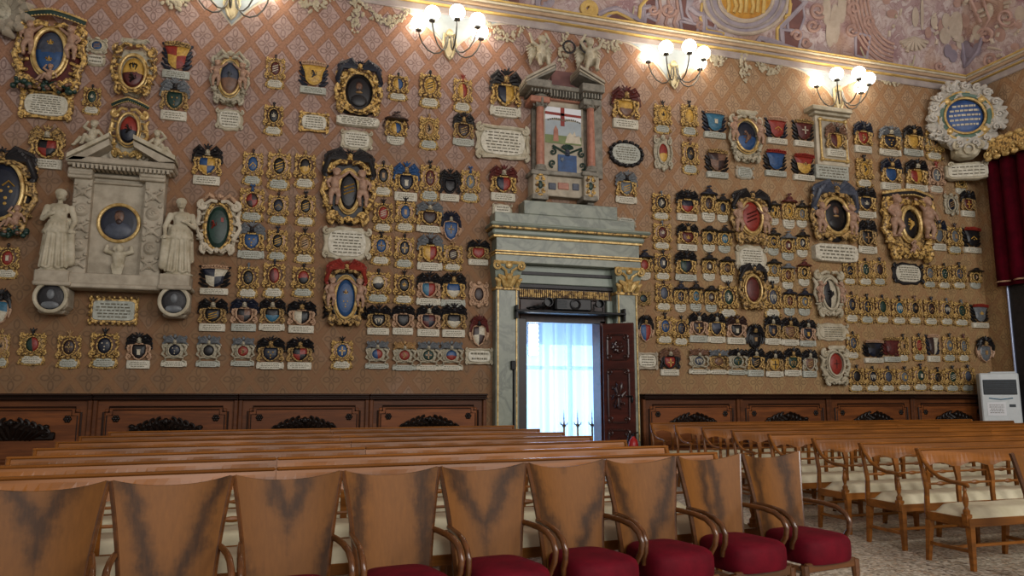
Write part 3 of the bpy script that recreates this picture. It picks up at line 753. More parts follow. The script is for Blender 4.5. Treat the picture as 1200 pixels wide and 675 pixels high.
def crest(kind, x0, y0, x1, y1, cols, mantle='k', frame=None, inner=None, v=None, chg=-1, label='', group=None, Y=None, rz=0, plate='plate', yo=0):
    rnd = random.Random(int(x0*31+y0*7)); v = rnd.randrange(3) if v is None else v
    split = None if len(cols) == 1 else rnd.choice('vhq') if len(cols) == 2 else cols[2]
    if chg == -1: chg = rnd.choice([None, 0, 1, 2, 3, 4, 5, 6, 7]) if split is None else None
    cx, cy = (x0+x1)/2, (y0+y1)/2
    off = .10
    b = at(cx, y1, D-off); t_ = at(cx, y0, D-off); l = at(x0, cy, D-off); r_ = at(x1, cy, D-off)
    h = t_.z-b.z; w_ = (r_.x-l.x); X = (l.x+r_.x)/2
    if X > 9: w_ *= .94            # the relief seen from the side widens the outline
    parts, shm, chm, H = proto(kind, v, split, chg)
    root = bpy.data.objects.new('coat_of_arms', None); C.objects.link(root); root.empty_display_size = .05
    root.location = (X, D-yo, b.z) if Y is None else Y; root.scale = (w_, min(w_, .75), h/H); root.rotation_euler = (0, 0, rz)
    look = 'red' if False else CN[cols[0]]
    root['label'] = label or 'crest'; root['category'] = 'crest'
    if group: root['group'] = group
    fr = frame or FRM[kind]
    mk = {'frame': fr, 'inner': inner or ('rose_gilt' if rnd.random() < .5 else 'crevice_shade'), 'plaque': plate if rnd.random() < .6 else 'plate_grey', 'ink': 'ink', 'mantle': 'paint_'+mantle if mantle != 'o' else 'old_gilt',
          'helm': rnd.choice(['blackened', 'silver_gilt', 'old_gilt']), 'crown': rnd.choice(['rose_gilt', 'paint_r', 'old_gilt']) if kind == 'D' else 'gilt'}
    made = {}
    def put(nm, me, mats, par):
        o = bpy.data.objects.new(nm, me); C.objects.link(o); o.parent = par
        for s_, mn in zip(o.material_slots, mats): s_.link = 'OBJECT'; s_.material = MATS[mn]
        made[nm] = o; return o
    for nm, me, keys, par in parts: put(nm, me, [mk[k_] for k_ in keys], made[par] if par else root)
    sh = put('shield', shm, ['paint_'+cols[0], 'paint_'+(cols[1] if len(cols) > 1 else cols[0])], root)
    if chm: put('charge', chm, [rnd.choice(['old_gilt', 'paint_w', 'paint_o', 'paint_t']) if cols[0] not in 'otw' else 'blackened'], sh)
    return root
def rowset(area_, rows, group):
    for ri, row in enumerate(rows):
        items = [q.split() for q in row]; items = [q for q in items]
        for ci, q in enumerate(items):
            kind = q[0]; x0, y0, x1, y1 = map(float, q[1:5]); cols = q[5]; mantle = q[6] if len(q) > 6 else 'k'
            extra = {}
            for e in q[7:]:
                a, b = e.split('='); extra[a] = b if a in ('frame', 'inner', 'plate') else int(b)
            parted = len(cols) > 1
            n = len(items)
            pos = 'single' if n == 1 else ORD[ci]
            noun = NOUN[kind]
            if kind == 'A' and mantle not in 'ko': noun = 'gilt %s-plumed crest' % MN[mantle]
            lab = '%s, %s%s shield, %s, row %s %s' % (noun.rstrip(','), CN[cols[0]], ('-'+CN[cols[1]].split()[-1]) if parted else '', pos, ('one', 'two', 'three', 'four', 'five', 'six', 'seven', 'eight', 'nine')[ri], area_)
            crest(kind, x0, y0, x1, y1, cols, mantle, label=lab, group=group, **extra)
G = 'carved coats of arms on the long wall'
rowset('around the marble statues', [
    ['A 95 96 118 133 g k'], ['C 32 145 76 198 kr o frame=gilt'], ['A -8 283 22 327 r p'], ['H -14 334 13 379 cw k'],
    ['A -12 385 10 432 t o', 'A 19 384 54 429 gr k inner=old_gilt', 'A 64 387 95 433 p t', 'A 103 384 140 433 n k', 'C 146 388 178 433 k k frame=rose_gilt', 'E 188 390 220 432 n s']], G)
rowset('at upper left', [['D 188 48 225 92 ro n', 'A 310 61 335 103 m p', 'D 350 71 385 110 o n chg=3'], ['C 186 89 222 141 g s chg=2 frame=old_gilt', 'A 308 117 333 158 k k']], G)
rowset('just right of the marble statues', [
    ['C 224 167 261 217 bo k frame=gilt', 'A 283 172 309 217 b p chg=4', 'A 312 172 342 223 k o chg=1', 'A 344 174 371 221 ko o'],
    ['A 279 215 311 260 rp b', 'A 313 223 339 263 n p chg=4', 'A 345 223 371 265 k k chg=1'],
    ['C 278 258 311 304 b s chg=2 frame=gilt', 'A 312 264 338 306 k n', 'A 344 266 370 309 t k chg=1'],
    ['D 232 310 270 346 nw k', 'A 277 306 304 350 k s chg=2', 'A 307 302 335 350 mr n', 'A 341 307 370 349 rk k'],
    ['C 231 347 267 389 k k frame=old_gilt', 'C 269 347 303 389 ku n frame=rose_gilt', 'C 303 347 335 389 kc k', 'C 336 350 371 391 wk k frame=rose_gilt'],
    ['E 229 391 259 432 k s', 'E 270 393 299 431 r s chg=3', 'C 300 393 334 434 n k chg=2', 'C 335 394 368 434 kr k']], G)
rowset('under the second globe lamp', [
    ['A 454 83 480 117 ob k v=0', 'A 491 80 518 126 o k chg=1', 'A 531 86 555 131 or r', 'C 574 80 612 138 no k frame=gilt'],
    ['B 449 131 480 170 ob p', 'A 491 131 516 175 t t v=0 chg=3 inner=gilt', 'C 531 130 557 171 p k']], G)
rowset('just left of the doorway', [
    ['A 437 186 462 230 k k', 'C 461 188 492 236 n b frame=gilt', 'A 492 187 517 236 m k chg=0', 'C 515 196 541 236 k k frame=blackened', 'A 540 194 564 237 s b', 'C 574 192 607 236 nr m frame=gilt'],
    ['A 437 232 462 272 r k chg=1', 'A 463 230 488 272 b k', 'C 488 234 520 273 p s frame=gilt', 'H 516 244 542 281 b n chg=0'],
    ['A 434 270 460 311 b k chg=0', 'A 462 272 487 315 n k', 'C 489 272 520 318 or s frame=gilt', 'A 519 283 544 318 p t', 'C 548 279 575 311 r k'],
    ['A 428 313 459 356 wk k', 'A 461 316 487 357 k k chg=5', 'C 488 317 518 359 cr k frame=rose_gilt', 'C 517 317 547 361 bw k frame=gilt', 'R 550 328 574 361 p k frame=rose_gilt'],
    ['C 429 355 459 393 k k', 'C 459 355 487 393 k k frame=rose_gilt', 'C 488 355 518 395 nm k frame=rose_gilt', 'C 517 354 548 396 kw k', 'H 550 366 574 405 pw m'],
    ['A 387 394 415 434 b k chg=0 v=2', 'E 428 397 457 434 br s', 'E 460 398 489 436 r t', 'E 488 398 517 436 g s', 'E 515 398 544 436 br s']], G)
rowset('right of the central monument', [['C 717 100 751 151 ou m frame=gilt'], ['C 722 199 748 239 s s frame=gilt']], G)
rowset('below the third globe lamp', [
    ['A 767 117 789 156 o k inner=gilt', 'A 799 117 820 159 o k inner=gilt', 'D 825 129 853 162 c n chg=7', 'D 898 137 926 169 r n', 'D 930 140 957 172 m k'],
    ['R 767 156 790 201 ro r frame=silver_gilt', 'A 800 161 821 204 k u', 'D 828 175 856 209 pu k', 'D 896 175 925 207 b k', 'D 929 180 958 212 ro k chg=5']], G)
rowset('just right of the doorway', [
    ['A 765 222 788 258 k s v=0', 'C 793 221 820 259 nr k frame=gilt', 'B 821 218 843 261 p n v=1', 'B 840 227 858 261 n k', 'B 900 233 918 264 ko k', 'B 916 227 937 269 o m v=1', 'B 933 235 951 267 s k'],
    ['A 766 257 789 293 m s', 'C 794 260 820 294 m k frame=gilt', 'B 823 262 843 296 n k v=0', 'B 841 264 861 297 c k', 'B 899 267 918 300 n k v=1', 'B 915 271 936 306 m s', 'B 933 269 952 302 n k'],
    ['B 745 293 768 329 r n', 'A 768 292 789 329 n k', 'C 792 292 818 330 gn k frame=gilt', 'B 823 296 843 330 p k v=1', 'B 844 298 864 332 p k', 'B 899 301 919 333 s k', 'B 916 306 935 340 m s', 'B 935 304 954 336 k m v=1'],
    ['R 746 340 765 359 gn k', 'A 769 327 790 365 y p', 'B 790 330 809 367 n n v=1', 'B 808 330 827 366 c k v=1', 'B 826 332 845 367 p k', 'A 843 329 867 374 g k v=2', 'A 896 329 919 374 y k', 'B 918 336 937 371 m n v=0', 'B 935 338 955 371 s n'],
    ['H 748 366 768 400 br k', 'A 770 366 792 404 b k', 'A 790 369 810 406 n k v=2', 'C 808 364 832 402 p k frame=rose_gilt', 'C 830 365 852 403 yn k frame=gilt', 'C 852 368 877 404 k p frame=rose_gilt', 'H 874 377 898 408 k k frame=blackened', 'C 897 368 918 405 n k frame=old_gilt', 'C 916 370 939 406 u k', 'C 938 373 959 407 n k frame=rose_gilt'],
    ['C 774 406 799 441 r u frame=blackened chg=0', 'E 808 407 833 440 y u', 'E 831 408 856 440 u s frame=old_gilt', 'E 854 407 878 441 g k', 'C 876 406 899 442 k k frame=gilt', 'C 898 409 921 443 o k', 'C 920 406 942 442 g k frame=gilt', 'C 941 408 961 443 u k frame=silver_gilt']], G)
rowset('by the right room corner', [
    ['C 1001 141 1025 179 r n frame=gilt', 'C 1030 147 1058 183 n s frame=gilt', 'C 1059 146 1084 183 o k frame=gilt', 'A 1085 150 1108 188 t s inner=silver_gilt', 'B 1120 200 1137 228 k s', 'R 1108 225 1126 253 n k frame=silver_gilt'],
    ['A 1004 181 1026 220 o k inner=gilt', 'C 1032 184 1059 223 b n frame=gilt', 'C 1061 186 1089 225 ro k frame=gilt', 'A 1088 189 1110 227 s r frame=rose_gilt'],
    ['C 1127 222 1146 254 m k', 'C 1003 218 1029 256 n k frame=gilt', 'C 1006 256 1030 298 k k frame=old_gilt', 'C 1092 256 1112 294 s n', 'A 1111 261 1131 298 s p', 'D 1130 266 1153 297 k k'],
    ['A 989 304 1007 334 n m', 'A 1007 301 1026 335 g k', 'A 1024 301 1042 335 p n', 'A 1083 306 1101 338 s u', 'A 1100 307 1118 339 g k', 'A 1117 307 1136 339 y k', 'B 1137 312 1155 339 k k'],
    ['A 991 340 1010 379 n p', 'A 1009 344 1028 380 n k', 'A 1027 344 1046 380 g n', 'A 1046 346 1066 381 c k', 'A 1065 346 1084 381 k u', 'A 1084 347 1103 382 p n', 'A 1103 348 1121 382 n s', 'A 1119 350 1139 383 g s', 'D 1140 356 1162 385 s k'],
    ['A 993 387 1011 422 y k', 'D 1013 398 1039 426 kn k', 'D 1036 395 1059 425 m m', 'A 1054 391 1069 425 t k', 'A 1071 390 1088 424 r k', 'D 1088 391 1105 425 pw n', 'A 1106 390 1124 425 s k', 'A 1124 391 1140 425 s m', 'H 1144 392 1167 424 s k'],
    ['A 996 427 1016 460 k k', 'A 1015 428 1035 460 n k', 'A 1033 428 1053 460 y n', 'A 1052 429 1072 459 s k', 'A 1071 426 1091 459 g n', 'A 1091 430 1111 459 k k', 'A 1109 428 1128 460 g k', 'A 1127 427 1146 460 y n']], G)

# ---------------------------------------------------------------- inscription plaques without arms
def wplaque(x0, y0, x1, y1, style, rows, label, frame='cream_stone', face='plate'):
    a = at(x0, (y0+y1)/2, D-.06); c = at(x1, (y0+y1)/2, D-.06); zt = at((x0+x1)/2, y0, D-.06).z; zb = at((x0+x1)/2, y1, D-.06).z
    hw = (c.x-a.x)/2; hh = (zt-zb)/2; root = empty('wall_plaque', ((a.x+c.x)/2, D, (zt+zb)/2), label=label, cat='plaque', group='inscribed plaques on the long wall')
    f, p, k = MB(), MB(), MB(); rnd = random.Random(int(x0)); s = min(hw, hh); T = s*.11
    if style == 'scroll':
        f.slab(sq(0, 0, hw*.97, hh*.9, 44, 4, .04, 9), 0, -.05, .02)
        for sx in (-1, 1):
            for sz in (-1, 1):
                f.spiral(sx*(hw-.30*s), sz*(hh-.26*s), .26*s, PI/2*sz, -sx*sz*1.2, -.07, T)
            f.tube([(sx*hw*.95, -.05, .5*hh), (sx*hw*.88, -.08, 0), (sx*hw*.95, -.05, -.5*hh)], T, 6)
        n = max(2, int(hw/hh*2.4))
        for sz in (-1, 1): f.tube([(hw*.75*(2*j/n-1), -.06-.02*(j % 2), sz*hh*(.9-.06*(j % 2))) for j in range(n+1)], T*.9, 6)
        p.slab(sq(0, 0, hw*.80, hh*.74, 30, 3.4, .02, 8), 0, -.08, .01); lines(k, -hw*.66, hw*.66, -hh*.62, hh*.62, -.08, int(rows*1.4), rnd, .36)
    elif style == 'oval':
        f.slab(sq(0, 0, hw*.9, hh*.9, 36, 2.4), 0, -.04, .02)
        for j in range(16):
            q = 2*PI*j/16; f.ell((hw*.9*math.cos(q), -.05, hh*.88*math.sin(q)), (s*.16, .05, s*.13), 8, 6)
            f.tube([(hw*.92*math.cos(q), -.06, hh*.9*math.sin(q)), (hw*.86*math.cos(q+.2), -.08, hh*.84*math.sin(q+.2))], T, 5)
        p.slab(sq(0, 0, hw*.78, hh*.74, 32, 2.4), 0, -.07, .01); lines(k, -hw*.6, hw*.6, -hh*.52, hh*.52, -.07, rows, rnd, .4)
    elif style == 'studded':
        f.slab(sq(0, 0, hw*.94, hh*.9, 40, 9), 0, -.05, .02); n = 9
        for j in range(n):
            for sz in (-1, 1): f.ell((hw*(2*(j+.5)/n-1), -.06, sz*hh*.9), (hw*.07, .05, hh*.13), 7, 5)
        for j in range(4):
            for sx in (-1, 1): f.ell((sx*hw*.94, -.06, hh*(2*(j+.5)/4-1)), (hw*.05, .05, hh*.16), 7, 5)
        p.slab(sq(0, 0, hw*.82, hh*.68, 36, 8), 0, -.07, .01); lines(k, -hw*.7, hw*.7, -hh*.55, hh*.55, -.07, rows, rnd, .4)
    else:
        f.slab(sq(0, 0, hw*.98, hh*.95, 44, 3.2, .05, 11), 0, -.04, .02)
        for sx in (-1, 1): f.spiral(sx*hw*.84, hh*.62, s*.22, PI/2, -sx, -.06, T*.8); f.spiral(sx*hw*.84, -hh*.62, s*.2, -PI/2, sx, -.06, T*.8)
        p.slab(sq(0, 0, hw*.78, hh*.74, 36, 3.2, .02, 10), 0, -.06, .01); lines(k, -hw*.64, hw*.64, -hh*.6, hh*.6, -.06, int(rows*1.3), rnd, .36)
    f.build('frame', frame, root); o = p.build('inscription_panel', face, root); k.build('lettering', 'ink', o, False)
wplaque(22, 106, 86, 140, 'scroll', 6, 'white plaque with wavy gilt edge below the great blue fleur crest', 'gilt')
wplaque(253, 126, 285, 153, 'rough', 4, 'small pale plaque below the oval portrait crest with cherubs', 'cream_stone')
wplaque(350, 132, 386, 155, 'scroll', 4, 'small gilt-edged plaque below the yellow beast banner crest', 'gilt')
wplaque(399, 151, 437, 176, 'rough', 4, 'pale plaque between black portrait crest and black-winged crest', 'cream_stone')
wplaque(557, 147, 621, 187, 'scroll', 5, 'wide scrolled stone plaque left of the central monument', 'cream_stone')
wplaque(577, 238, 601, 254, 'rough', 3, 'tiny rough plaque just above the left end of the door cornice', 'cream_stone')
wplaque(378, 264, 435, 306, 'rough', 6, 'large white plaque below the black-winged crest with cherubs', 'cream_stone')
wplaque(545, 408, 578, 427, 'scroll', 2, 'oval cream plaque just left of the door pilaster', 'cream_stone')
wplaque(103, 347, 163, 381, 'studded', 5, 'gilt studded plaque hanging below the marble statue monument', 'gilt', 'plate_grey')
wplaque(713, 164, 755, 196, 'oval', 6, 'dark-leaved oval plaque right of the central monument', 'blackened', 'plate_grey')
wplaque(723, 254, 746, 267, 'rough', 3, 'tiny pale plaque above the right end of the door cornice', 'stone', 'plate_grey')
wplaque(863, 194, 884, 210, 'rough', 5, 'small square plaque below the cherub-framed blue crest', 'stone', 'plate_grey')
wplaque(863, 286, 900, 320, 'rough', 6, 'rounded white plaque between the two red-shield crests', 'cream_stone')
wplaque(746, 413, 771, 433, 'scroll', 3, 'oval cream plaque just right of the door pilaster', 'stone')
wplaque(1047, 307, 1083, 334, 'rough', 5, 'square white plaque under the crest with two angels', 'blackened', 'plate')
wplaque(957, 378, 996, 400, 'rough', 4, 'cream plaque under the crest with black and white oval', 'cream_stone', 'cream_stone')
pbr('meadow', '7e8a5c', '69784e', .7)
# ---------------------------------------------------------------- carved figures
def V3(*a): return Vector(a)
def cherub_mesh(pose, name):
    """chubby winged child about 1 high, facing -y"""
    B = []
    def cap(a, ra, b, rb): B.append((a, ra, b, rb))
    if pose == 'stand':       # leaning on the frame, inner arm (towards +x) raised
        hip, ch, hd = (0, 0, .46), (.0, -.02, .68), (.03, -.05, .89)
        cap(hip, .12, ch, .115); B.append((( 0, -.05, .55), (.115, .11, .13)))
        cap((-.07, 0, .42), .085, (-.10, -.06, .24), .065); cap((-.10, -.06, .24), .062, (-.09, 0, .05), .042); B.append(((-.09, -.05, .03), (.045, .075, .03)))
        cap((.07, 0, .42), .085, (.10, -.09, .26), .065); cap((.10, -.09, .26), .062, (.06, .02, .08), .042); B.append(((.06, -.03, .05), (.045, .075, .03)))
        cap((-.10, 0, .74), .055, (-.20, -.04, .62), .045); cap((-.20, -.04, .62), .044, (-.16, -.12, .50), .035); B.append(((-.15, -.13, .48), (.035, .04, .04)))
        cap((.10, 0, .75), .055, (.22, -.02, .84), .045); cap((.22, -.02, .84), .044, (.33, -.03, .93), .035); B.append(((.35, -.03, .95), (.04, .03, .035)))
    elif pose == 'sit':       # reclining on a slope, one arm across, one raised
        hip, ch, hd = (0, 0, .20), (.05, -.02, .46), (.06, -.06, .72)
        cap(hip, .14, ch, .125); B.append(((.03, -.06, .32), (.12, .11, .13)))
        cap((-.02, -.06, .20), .09, (-.26, -.16, .22), .07); cap((-.26, -.16, .22), .065, (-.42, -.12, .02), .045); B.append(((-.44, -.17, -.01), (.045, .075, .035)))
        cap((.06, -.06, .18), .09, (-.12, -.22, .30), .07); cap((-.12, -.22, .30), .065, (-.20, -.20, .06), .045); B.append(((-.21, -.25, .03), (.045, .075, .035)))
        cap((-.06, -.02, .53), .06, (-.20, -.08, .60), .048); cap((-.20, -.08, .60), .046, (-.10, -.16, .72), .036); B.append(((-.08, -.17, .74), (.035, .035, .04)))
        cap((.16, 0, .54), .06, (.28, -.03, .42), .048); cap((.28, -.03, .42), .046, (.34, -.08, .26), .036); B.append(((.35, -.09, .24), (.04, .04, .035)))
    else:                     # 'crown': seated high, both arms lifting a wreath
        hip, ch, hd = (0, 0, .22), (0, -.04, .48), (-.01, -.10, .70)
        cap(hip, .13, ch, .12); B.append(((0, -.07, .34), (.115, .11, .13)))
        cap((-.08, -.04, .20), .09, (-.12, -.24, .16), .07); cap((-.12, -.24, .16), .065, (-.16, -.20, -.12), .045); B.append(((-.16, -.25, -.16), (.045, .075, .035)))
        cap((.08, -.04, .20), .09, (.14, -.22, .20), .07); cap((.14, -.22, .20), .065, (.10, -.24, -.06), .045); B.append(((.10, -.29, -.09), (.045, .075, .035)))
        cap((-.12, -.02, .56), .055, (-.24, -.04, .70), .045); cap((-.24, -.04, .70), .044, (-.14, -.06, .88), .035); B.append(((-.12, -.06, .91), (.04, .035, .04)))
        cap((.12, -.02, .56), .055, (.25, -.06, .62), .045); cap((.25, -.06, .62), .044, (.33, -.10, .80), .035); B.append(((.34, -.10, .83), (.04, .035, .04)))
    h = Vector(hd); cap(tuple(Vector(ch)+V3(0, 0, .08)), .055, hd, .05)
    B.append((hd, (.10, .105, .12))); B.append((tuple(h+V3(0, -.095, -.005)), (.018, .03, .028)))        # head, nose
    for s in (-1, 1): B.append((tuple(h+V3(s*.045, -.075, -.035)), (.035, .03, .03)))                    # cheeks
    B.append((tuple(h+V3(0, -.08, -.08)), (.03, .03, .022)))                                             # chin
    for j in range(14):                                                                                  # curls
        a = 2.4*j; q = .25+.05*j; B.append((tuple(h+V3(.10*math.cos(a)*math.sin(q*2), .04+.08*math.sin(a)*math.sin(q*2), .03+.10*math.cos(q*1.5))), (.035, .035, .03)))
    return fuse(B, .017, name, 2)
CH = {p: cherub_mesh(p, 'cherub') for p in ('stand', 'sit', 'crown')}
def wing_mesh():
    m = MB()
    for j in range(7): m.tube([(0, 0, .1-.03*j), (.16, .03, .14-.07*j), (.34-.02*j, .02, .02-.085*j)], [.03, .05, .02], 7, .4)
    m.ell((.04, 0, .05), (.07, .04, .10)); return m.mesh('wing', 0)
WING = wing_mesh()
def cherub(parent, pose, x, y, z, h, mir=1, mat='flesh', name='cherub', wing=None):
    o = place(CH[pose], name, mat, parent, (x, y, z), (0, 0, 0), (h*mir, h, h))
    if wing:
        for s in (-1, 1): place(WING, 'wing', mat, o, (s*.06, .10, .52), (0, 0, 0), (s*.8*wing, .8*wing, .8*wing))
    return o
def robed_woman(mir, name):
    """standing classical figure, 1 high, one hand at the breast, the other on a prop"""
    B = []; A = lambda a, ra, b, rb: B.append((a, ra, b, rb))
    A((0, 0, .57), .078, (0, 0, .74), .085); A((-.055, 0, .775), .045, (.055, 0, .775), .045)      # torso, shoulders
    B.append(((-.038, -.055, .735), (.034, .032, .034))); B.append(((.038, -.055, .735), (.034, .032, .034)))
    A((0, .005, .80), .026, (.005, -.008, .865), .025)
    B.append(((.006, -.018, .918), (.050, .058, .068))); B.append(((.006, -.078, .910), (.010, .014, .018))); B.append(((.006, -.064, .872), (.020, .020, .014)))
    B.append(((.006, .012, .948), (.053, .058, .050))); B.append(((.006, .075, .90), (.034, .036, .036)))
    for j in range(10): B.append(((.006+.050*math.cos(.35*j), -.02-.03*math.sin(.35*j), .940+.045*math.sin(.35*j)), (.014, .014, .014)))
    for j in range(13):                                                                           # overfold flaring at the hips
        a = -2.9+.22*j; A((.075*math.cos(a), .06*math.sin(a), .60), .016, (.135*math.cos(a), .11*math.sin(a), .46+.012*(j % 2)), .020)        # hair and bun
    A((-.02, 0, .56), .095, (-.04, -.01, .30), .085); A((.02, 0, .56), .09, (.055, -.04, .30), .07)            # skirt over the legs
    A((-.04, -.01, .30), .080, (-.055, .0, .06), .085); A((.055, -.04, .30), .062, (.045, -.01, .06), .075)
    B.append(((-.06, -.09, .025), (.028, .05, .022))); B.append(((.05, -.09, .025), (.028, .05, .022)))
    for j in range(9):                                                                            # hanging folds
        x = -.12+.03*j; A((x*.65, -.070-.022*(j % 2), .56), .013, (x*1.05, -.080-.035*(j % 2), .04), .018)
    for j in range(5): A((-.085+.01*j, -.05, .70-.03*j), .016, (.08, -.085, .60-.035*j), .018)              # sash across
    A((-.10, .02, .55), .035, (-.12, .03, .20), .045); A((.10, .03, .62), .035, (.14, .04, .22), .04)       # mantle at the sides
    A((-.115, 0, .77), .036, (-.150, -.02, .62), .030); A((-.150, -.02, .62), .028, (-.075, -.10, .66), .021)
    B.append(((-.052, -.11, .67), (.028, .018, .02)))
    for q in range(4): A((-.045, -.115, .660+.010*q), .006, (-.018, -.122, .668+.010*q), .005)               # fingers
    A((.115, 0, .77), .036, (.165, -.02, .61), .030); A((.165, -.02, .61), .028, (.150, -.10, .50), .021)
    B.append(((.148, -.115, .475), (.02, .022, .028)))
    for q in range(4): A((.130+.011*q, -.13, .47), .006, (.130+.011*q, -.14, .440), .005)
    A((.150, -.08, .44), .035, (.155, -.05, .10), .05); B.append(((.15, -.09, .46), (.05, .04, .03)))        # prop under the hand
    B.append(((0, 0, .0), (.17, .12, .03)))
    return fuse(B, .0095, name, 1)
WOMAN = robed_woman(1, 'body')
# ---------------------------------------------------------------- great coats of arms
def small_face(m, x, y, z, s):
    m.ell((x, y, z), (s*.8, s*.7, s)); m.ell((x, y-s*.65, z-s*.05), (s*.15, s*.25, s*.25), 6, 5)
    for q in (-1, 1): m.ell((x+q*s*.35, y-s*.45, z-s*.25), (s*.3, s*.3, s*.28), 6, 5); m.ell((x+q*s*.85, y, z+s*.2), (s*.35, s*.3, s*.4), 6, 5)
def great(x0, y0, x1, y1, label, cols='b', split=None, ov=(0, .52, .22, .27), body='old_gilt', rim='bright_gilt', scr='gilt', chg=None, chgm='paint_o', cher=(), top=None, topm='blackened', bottom='mask', plate=None, side=True, portrait=None, platem='plate', dep=.22, feathers=None, lobes=(.04, 9), shape=2.6, name='great_coat_of_arms', shieldpoly=None, taper=.30):
    yc = (y0+y1)/2; a = at(x0, yc, D-dep*.7); c = at(x1, yc, D-dep*.7); zt = at((x0+x1)/2, y0, D-dep*.7).z; zb = at((x0+x1)/2, y1, D-dep*.7).z
    W_ = c.x-a.x; H = zt-zb; root = empty(name, ((a.x+c.x)/2, D, zb), label=label, cat='crest', group='great crests')
    rnd = random.Random(int(x0)); T = W_*.035
    p0 = 0 if not plate else plate          # fraction taken by the plate at the bottom
    bz0 = H*(p0+.02); tz = H*(.86 if top else .98); bh = (tz-bz0)/2; bc = (tz+bz0)/2
    tp = lambda z: 1-taper*(1-max(0, min(1, (z-bz0)/(2*bh))))**1.5
    m = MB(); m.slab([(x*tp(z), z) for x, z in sq(0, bc, W_*.42, bh*.96, 56, shape, *lobes)], 0, -dep*.45, dep*.2); m.build('body', body, root)
    ox, oz, rx, rz = ov[0]*W_, ov[1]*H, ov[2]*W_, ov[3]*H
    ring = [(ox+rx*1.12*math.cos(q), -dep*.72, oz+rz*1.10*math.sin(q)) for q in [2*PI*j/36 for j in range(37)]]
    m = MB(); m.tube(ring, T*.9, 8); m.tube([(ox+(p[0]-ox)*1.16, -dep*.6, oz+(p[2]-oz)*1.13) for p in ring], T*.5, 6); m.build('rim', rim, root)
    oval = [(ox+rx*math.cos(q), oz+rz*math.sin(q)) for q in [2*PI*(j+.5)/36 for j in range(36)]]
    m = MB(); m.dome(oval, -dep*.5, dep*.22, 5, split); sh = m.build('shield', ['paint_'+cols[0], 'paint_'+(cols[1] if len(cols) > 1 else cols[0])], root)
    ys = -dep*.5-dep*.20
    if chg is not None:
        for k_, dx, dz, s_ in chg: m = MB(); charge(m, k_, 0, 0, 1, 0, rnd); m.xf(Matrix.Translation((ox+dx*rx, ys, oz+dz*rz)) @ Matrix.Diagonal((s_*rx, .3, s_*rx, 1))); m.build('charge', chgm, sh)
    if portrait:
        m = MB(); m.ell((ox, ys, oz+rz*.30), (rx*.24, .03, rx*.32), 14, 10); m.ell((ox, ys-.025, oz+rz*.27), (rx*.05, .02, rx*.08), 8, 6); f = m.build('face', 'paint_u', sh)
        m = MB(); m.ell((ox, ys+.01, oz+rz*.42), (rx*.27, .03, rx*.26), 12, 8); m.ell((ox, ys-.012, oz+rz*.10), (rx*.15, .02, rx*.14), 10, 6); m.build('hair', 'paint_p', sh)
        m = MB(); m.ell((ox, ys+.02, oz-rz*.45), (rx*.62, .035, rz*.40), 16, 10); m.build('coat', 'paint_'+portrait, sh)
        m = MB(); m.ell((ox, ys-.0, oz-rz*.03), (rx*.26, .035, rx*.09), 12, 8); m.build('collar', 'paint_t', sh)
    m = MB()
    if side:
        for s in (-1, 1):
            m.spiral(s*W_*.36, tz-H*.09, W_*.12, PI/2, -s*1.35, -dep*.6, T*1.5, 8); m.spiral(s*W_*.34*(1-taper*.8), bz0+H*.10, W_*.12, -PI/2, s*1.35, -dep*.6, T*1.5, 8)
            m.tube([(s*W_*.47, -dep*.3, tz-H*.14), (s*W_*.42, -dep*.6, bc+bh*.4), (s*W_*.49, -dep*.5, bc), (s*W_*.42*(1-taper*.45), -dep*.6, bc-bh*.4), (s*W_*.46*(1-taper*.8), -dep*.3, bz0+H*.14)], [T, T*1.6, T*1.3, T*1.6, T], 8)
            m.spiral(s*W_*.44, bc+bh*.15, W_*.06, 0, s*1.1, -dep*.6, T); m.spiral(s*W_*.43*(1-taper*.4), bc-bh*.3, W_*.07, PI, -s*1.1, -dep*.6, T)
            m.tube([(s*W_*.08, -dep*.8, bz0+H*.04), (s*W_*.20, -dep*.9, bz0+H*.10), (s*W_*.28, -dep*.7, bz0+H*.06)], T*1.2, 7)
            m.tube([(s*W_*.05, -dep*.8, tz-H*.03), (s*W_*.18, -dep*.9, tz-H*.02), (s*W_*.30, -dep*.7, tz-H*.07)], T*1.3, 7)
            for q in range(5): m.ell((s*W_*(.16+.06*q)*(1-taper*.7), -dep*.7, bz0+H*(.03+.03*q)+rnd.uniform(-.01, .01)*H), (T*1.6, T, T*1.1), 8, 6)
            for q in range(4): m.tube([(s*W_*.30, -dep*.5, bc+bh*(.5-.3*q)), (s*W_*.37, -dep*.8, bc+bh*(.42-.3*q)), (s*W_*.45, -dep*.4, bc+bh*(.46-.3*q))], T*.8, 6)
        m.build('scrollwork', scr, root)
    if bottom == 'mask':
        m = MB(); small_face(m, 0, -dep*.9, bz0+H*.06, W_*.07); m.build('mask', scr, root)
    if bottom == 'festoon':
        m = MB()
        for j in range(34): m.ell((W_*rnd.uniform(-.44, .44), -dep*rnd.uniform(.5, 1), bz0+H*rnd.uniform(-.01, .10)), (W_*rnd.uniform(.03, .055),)*3, 8, 6)
        m.build('festoon', 'paint_g', root)
        m = MB()
        for j in range(14): m.ell((W_*rnd.uniform(-.42, .42), -dep*rnd.uniform(.9, 1.15), bz0+H*rnd.uniform(-.01, .10)), (W_*.03,)*3, 8, 6)
        m.build('fruit', 'paint_u', root)
    for (pose, x, z, h, mir) in cher: cherub(root, pose, x*W_, -dep*.75, z*H, h*H, mir)
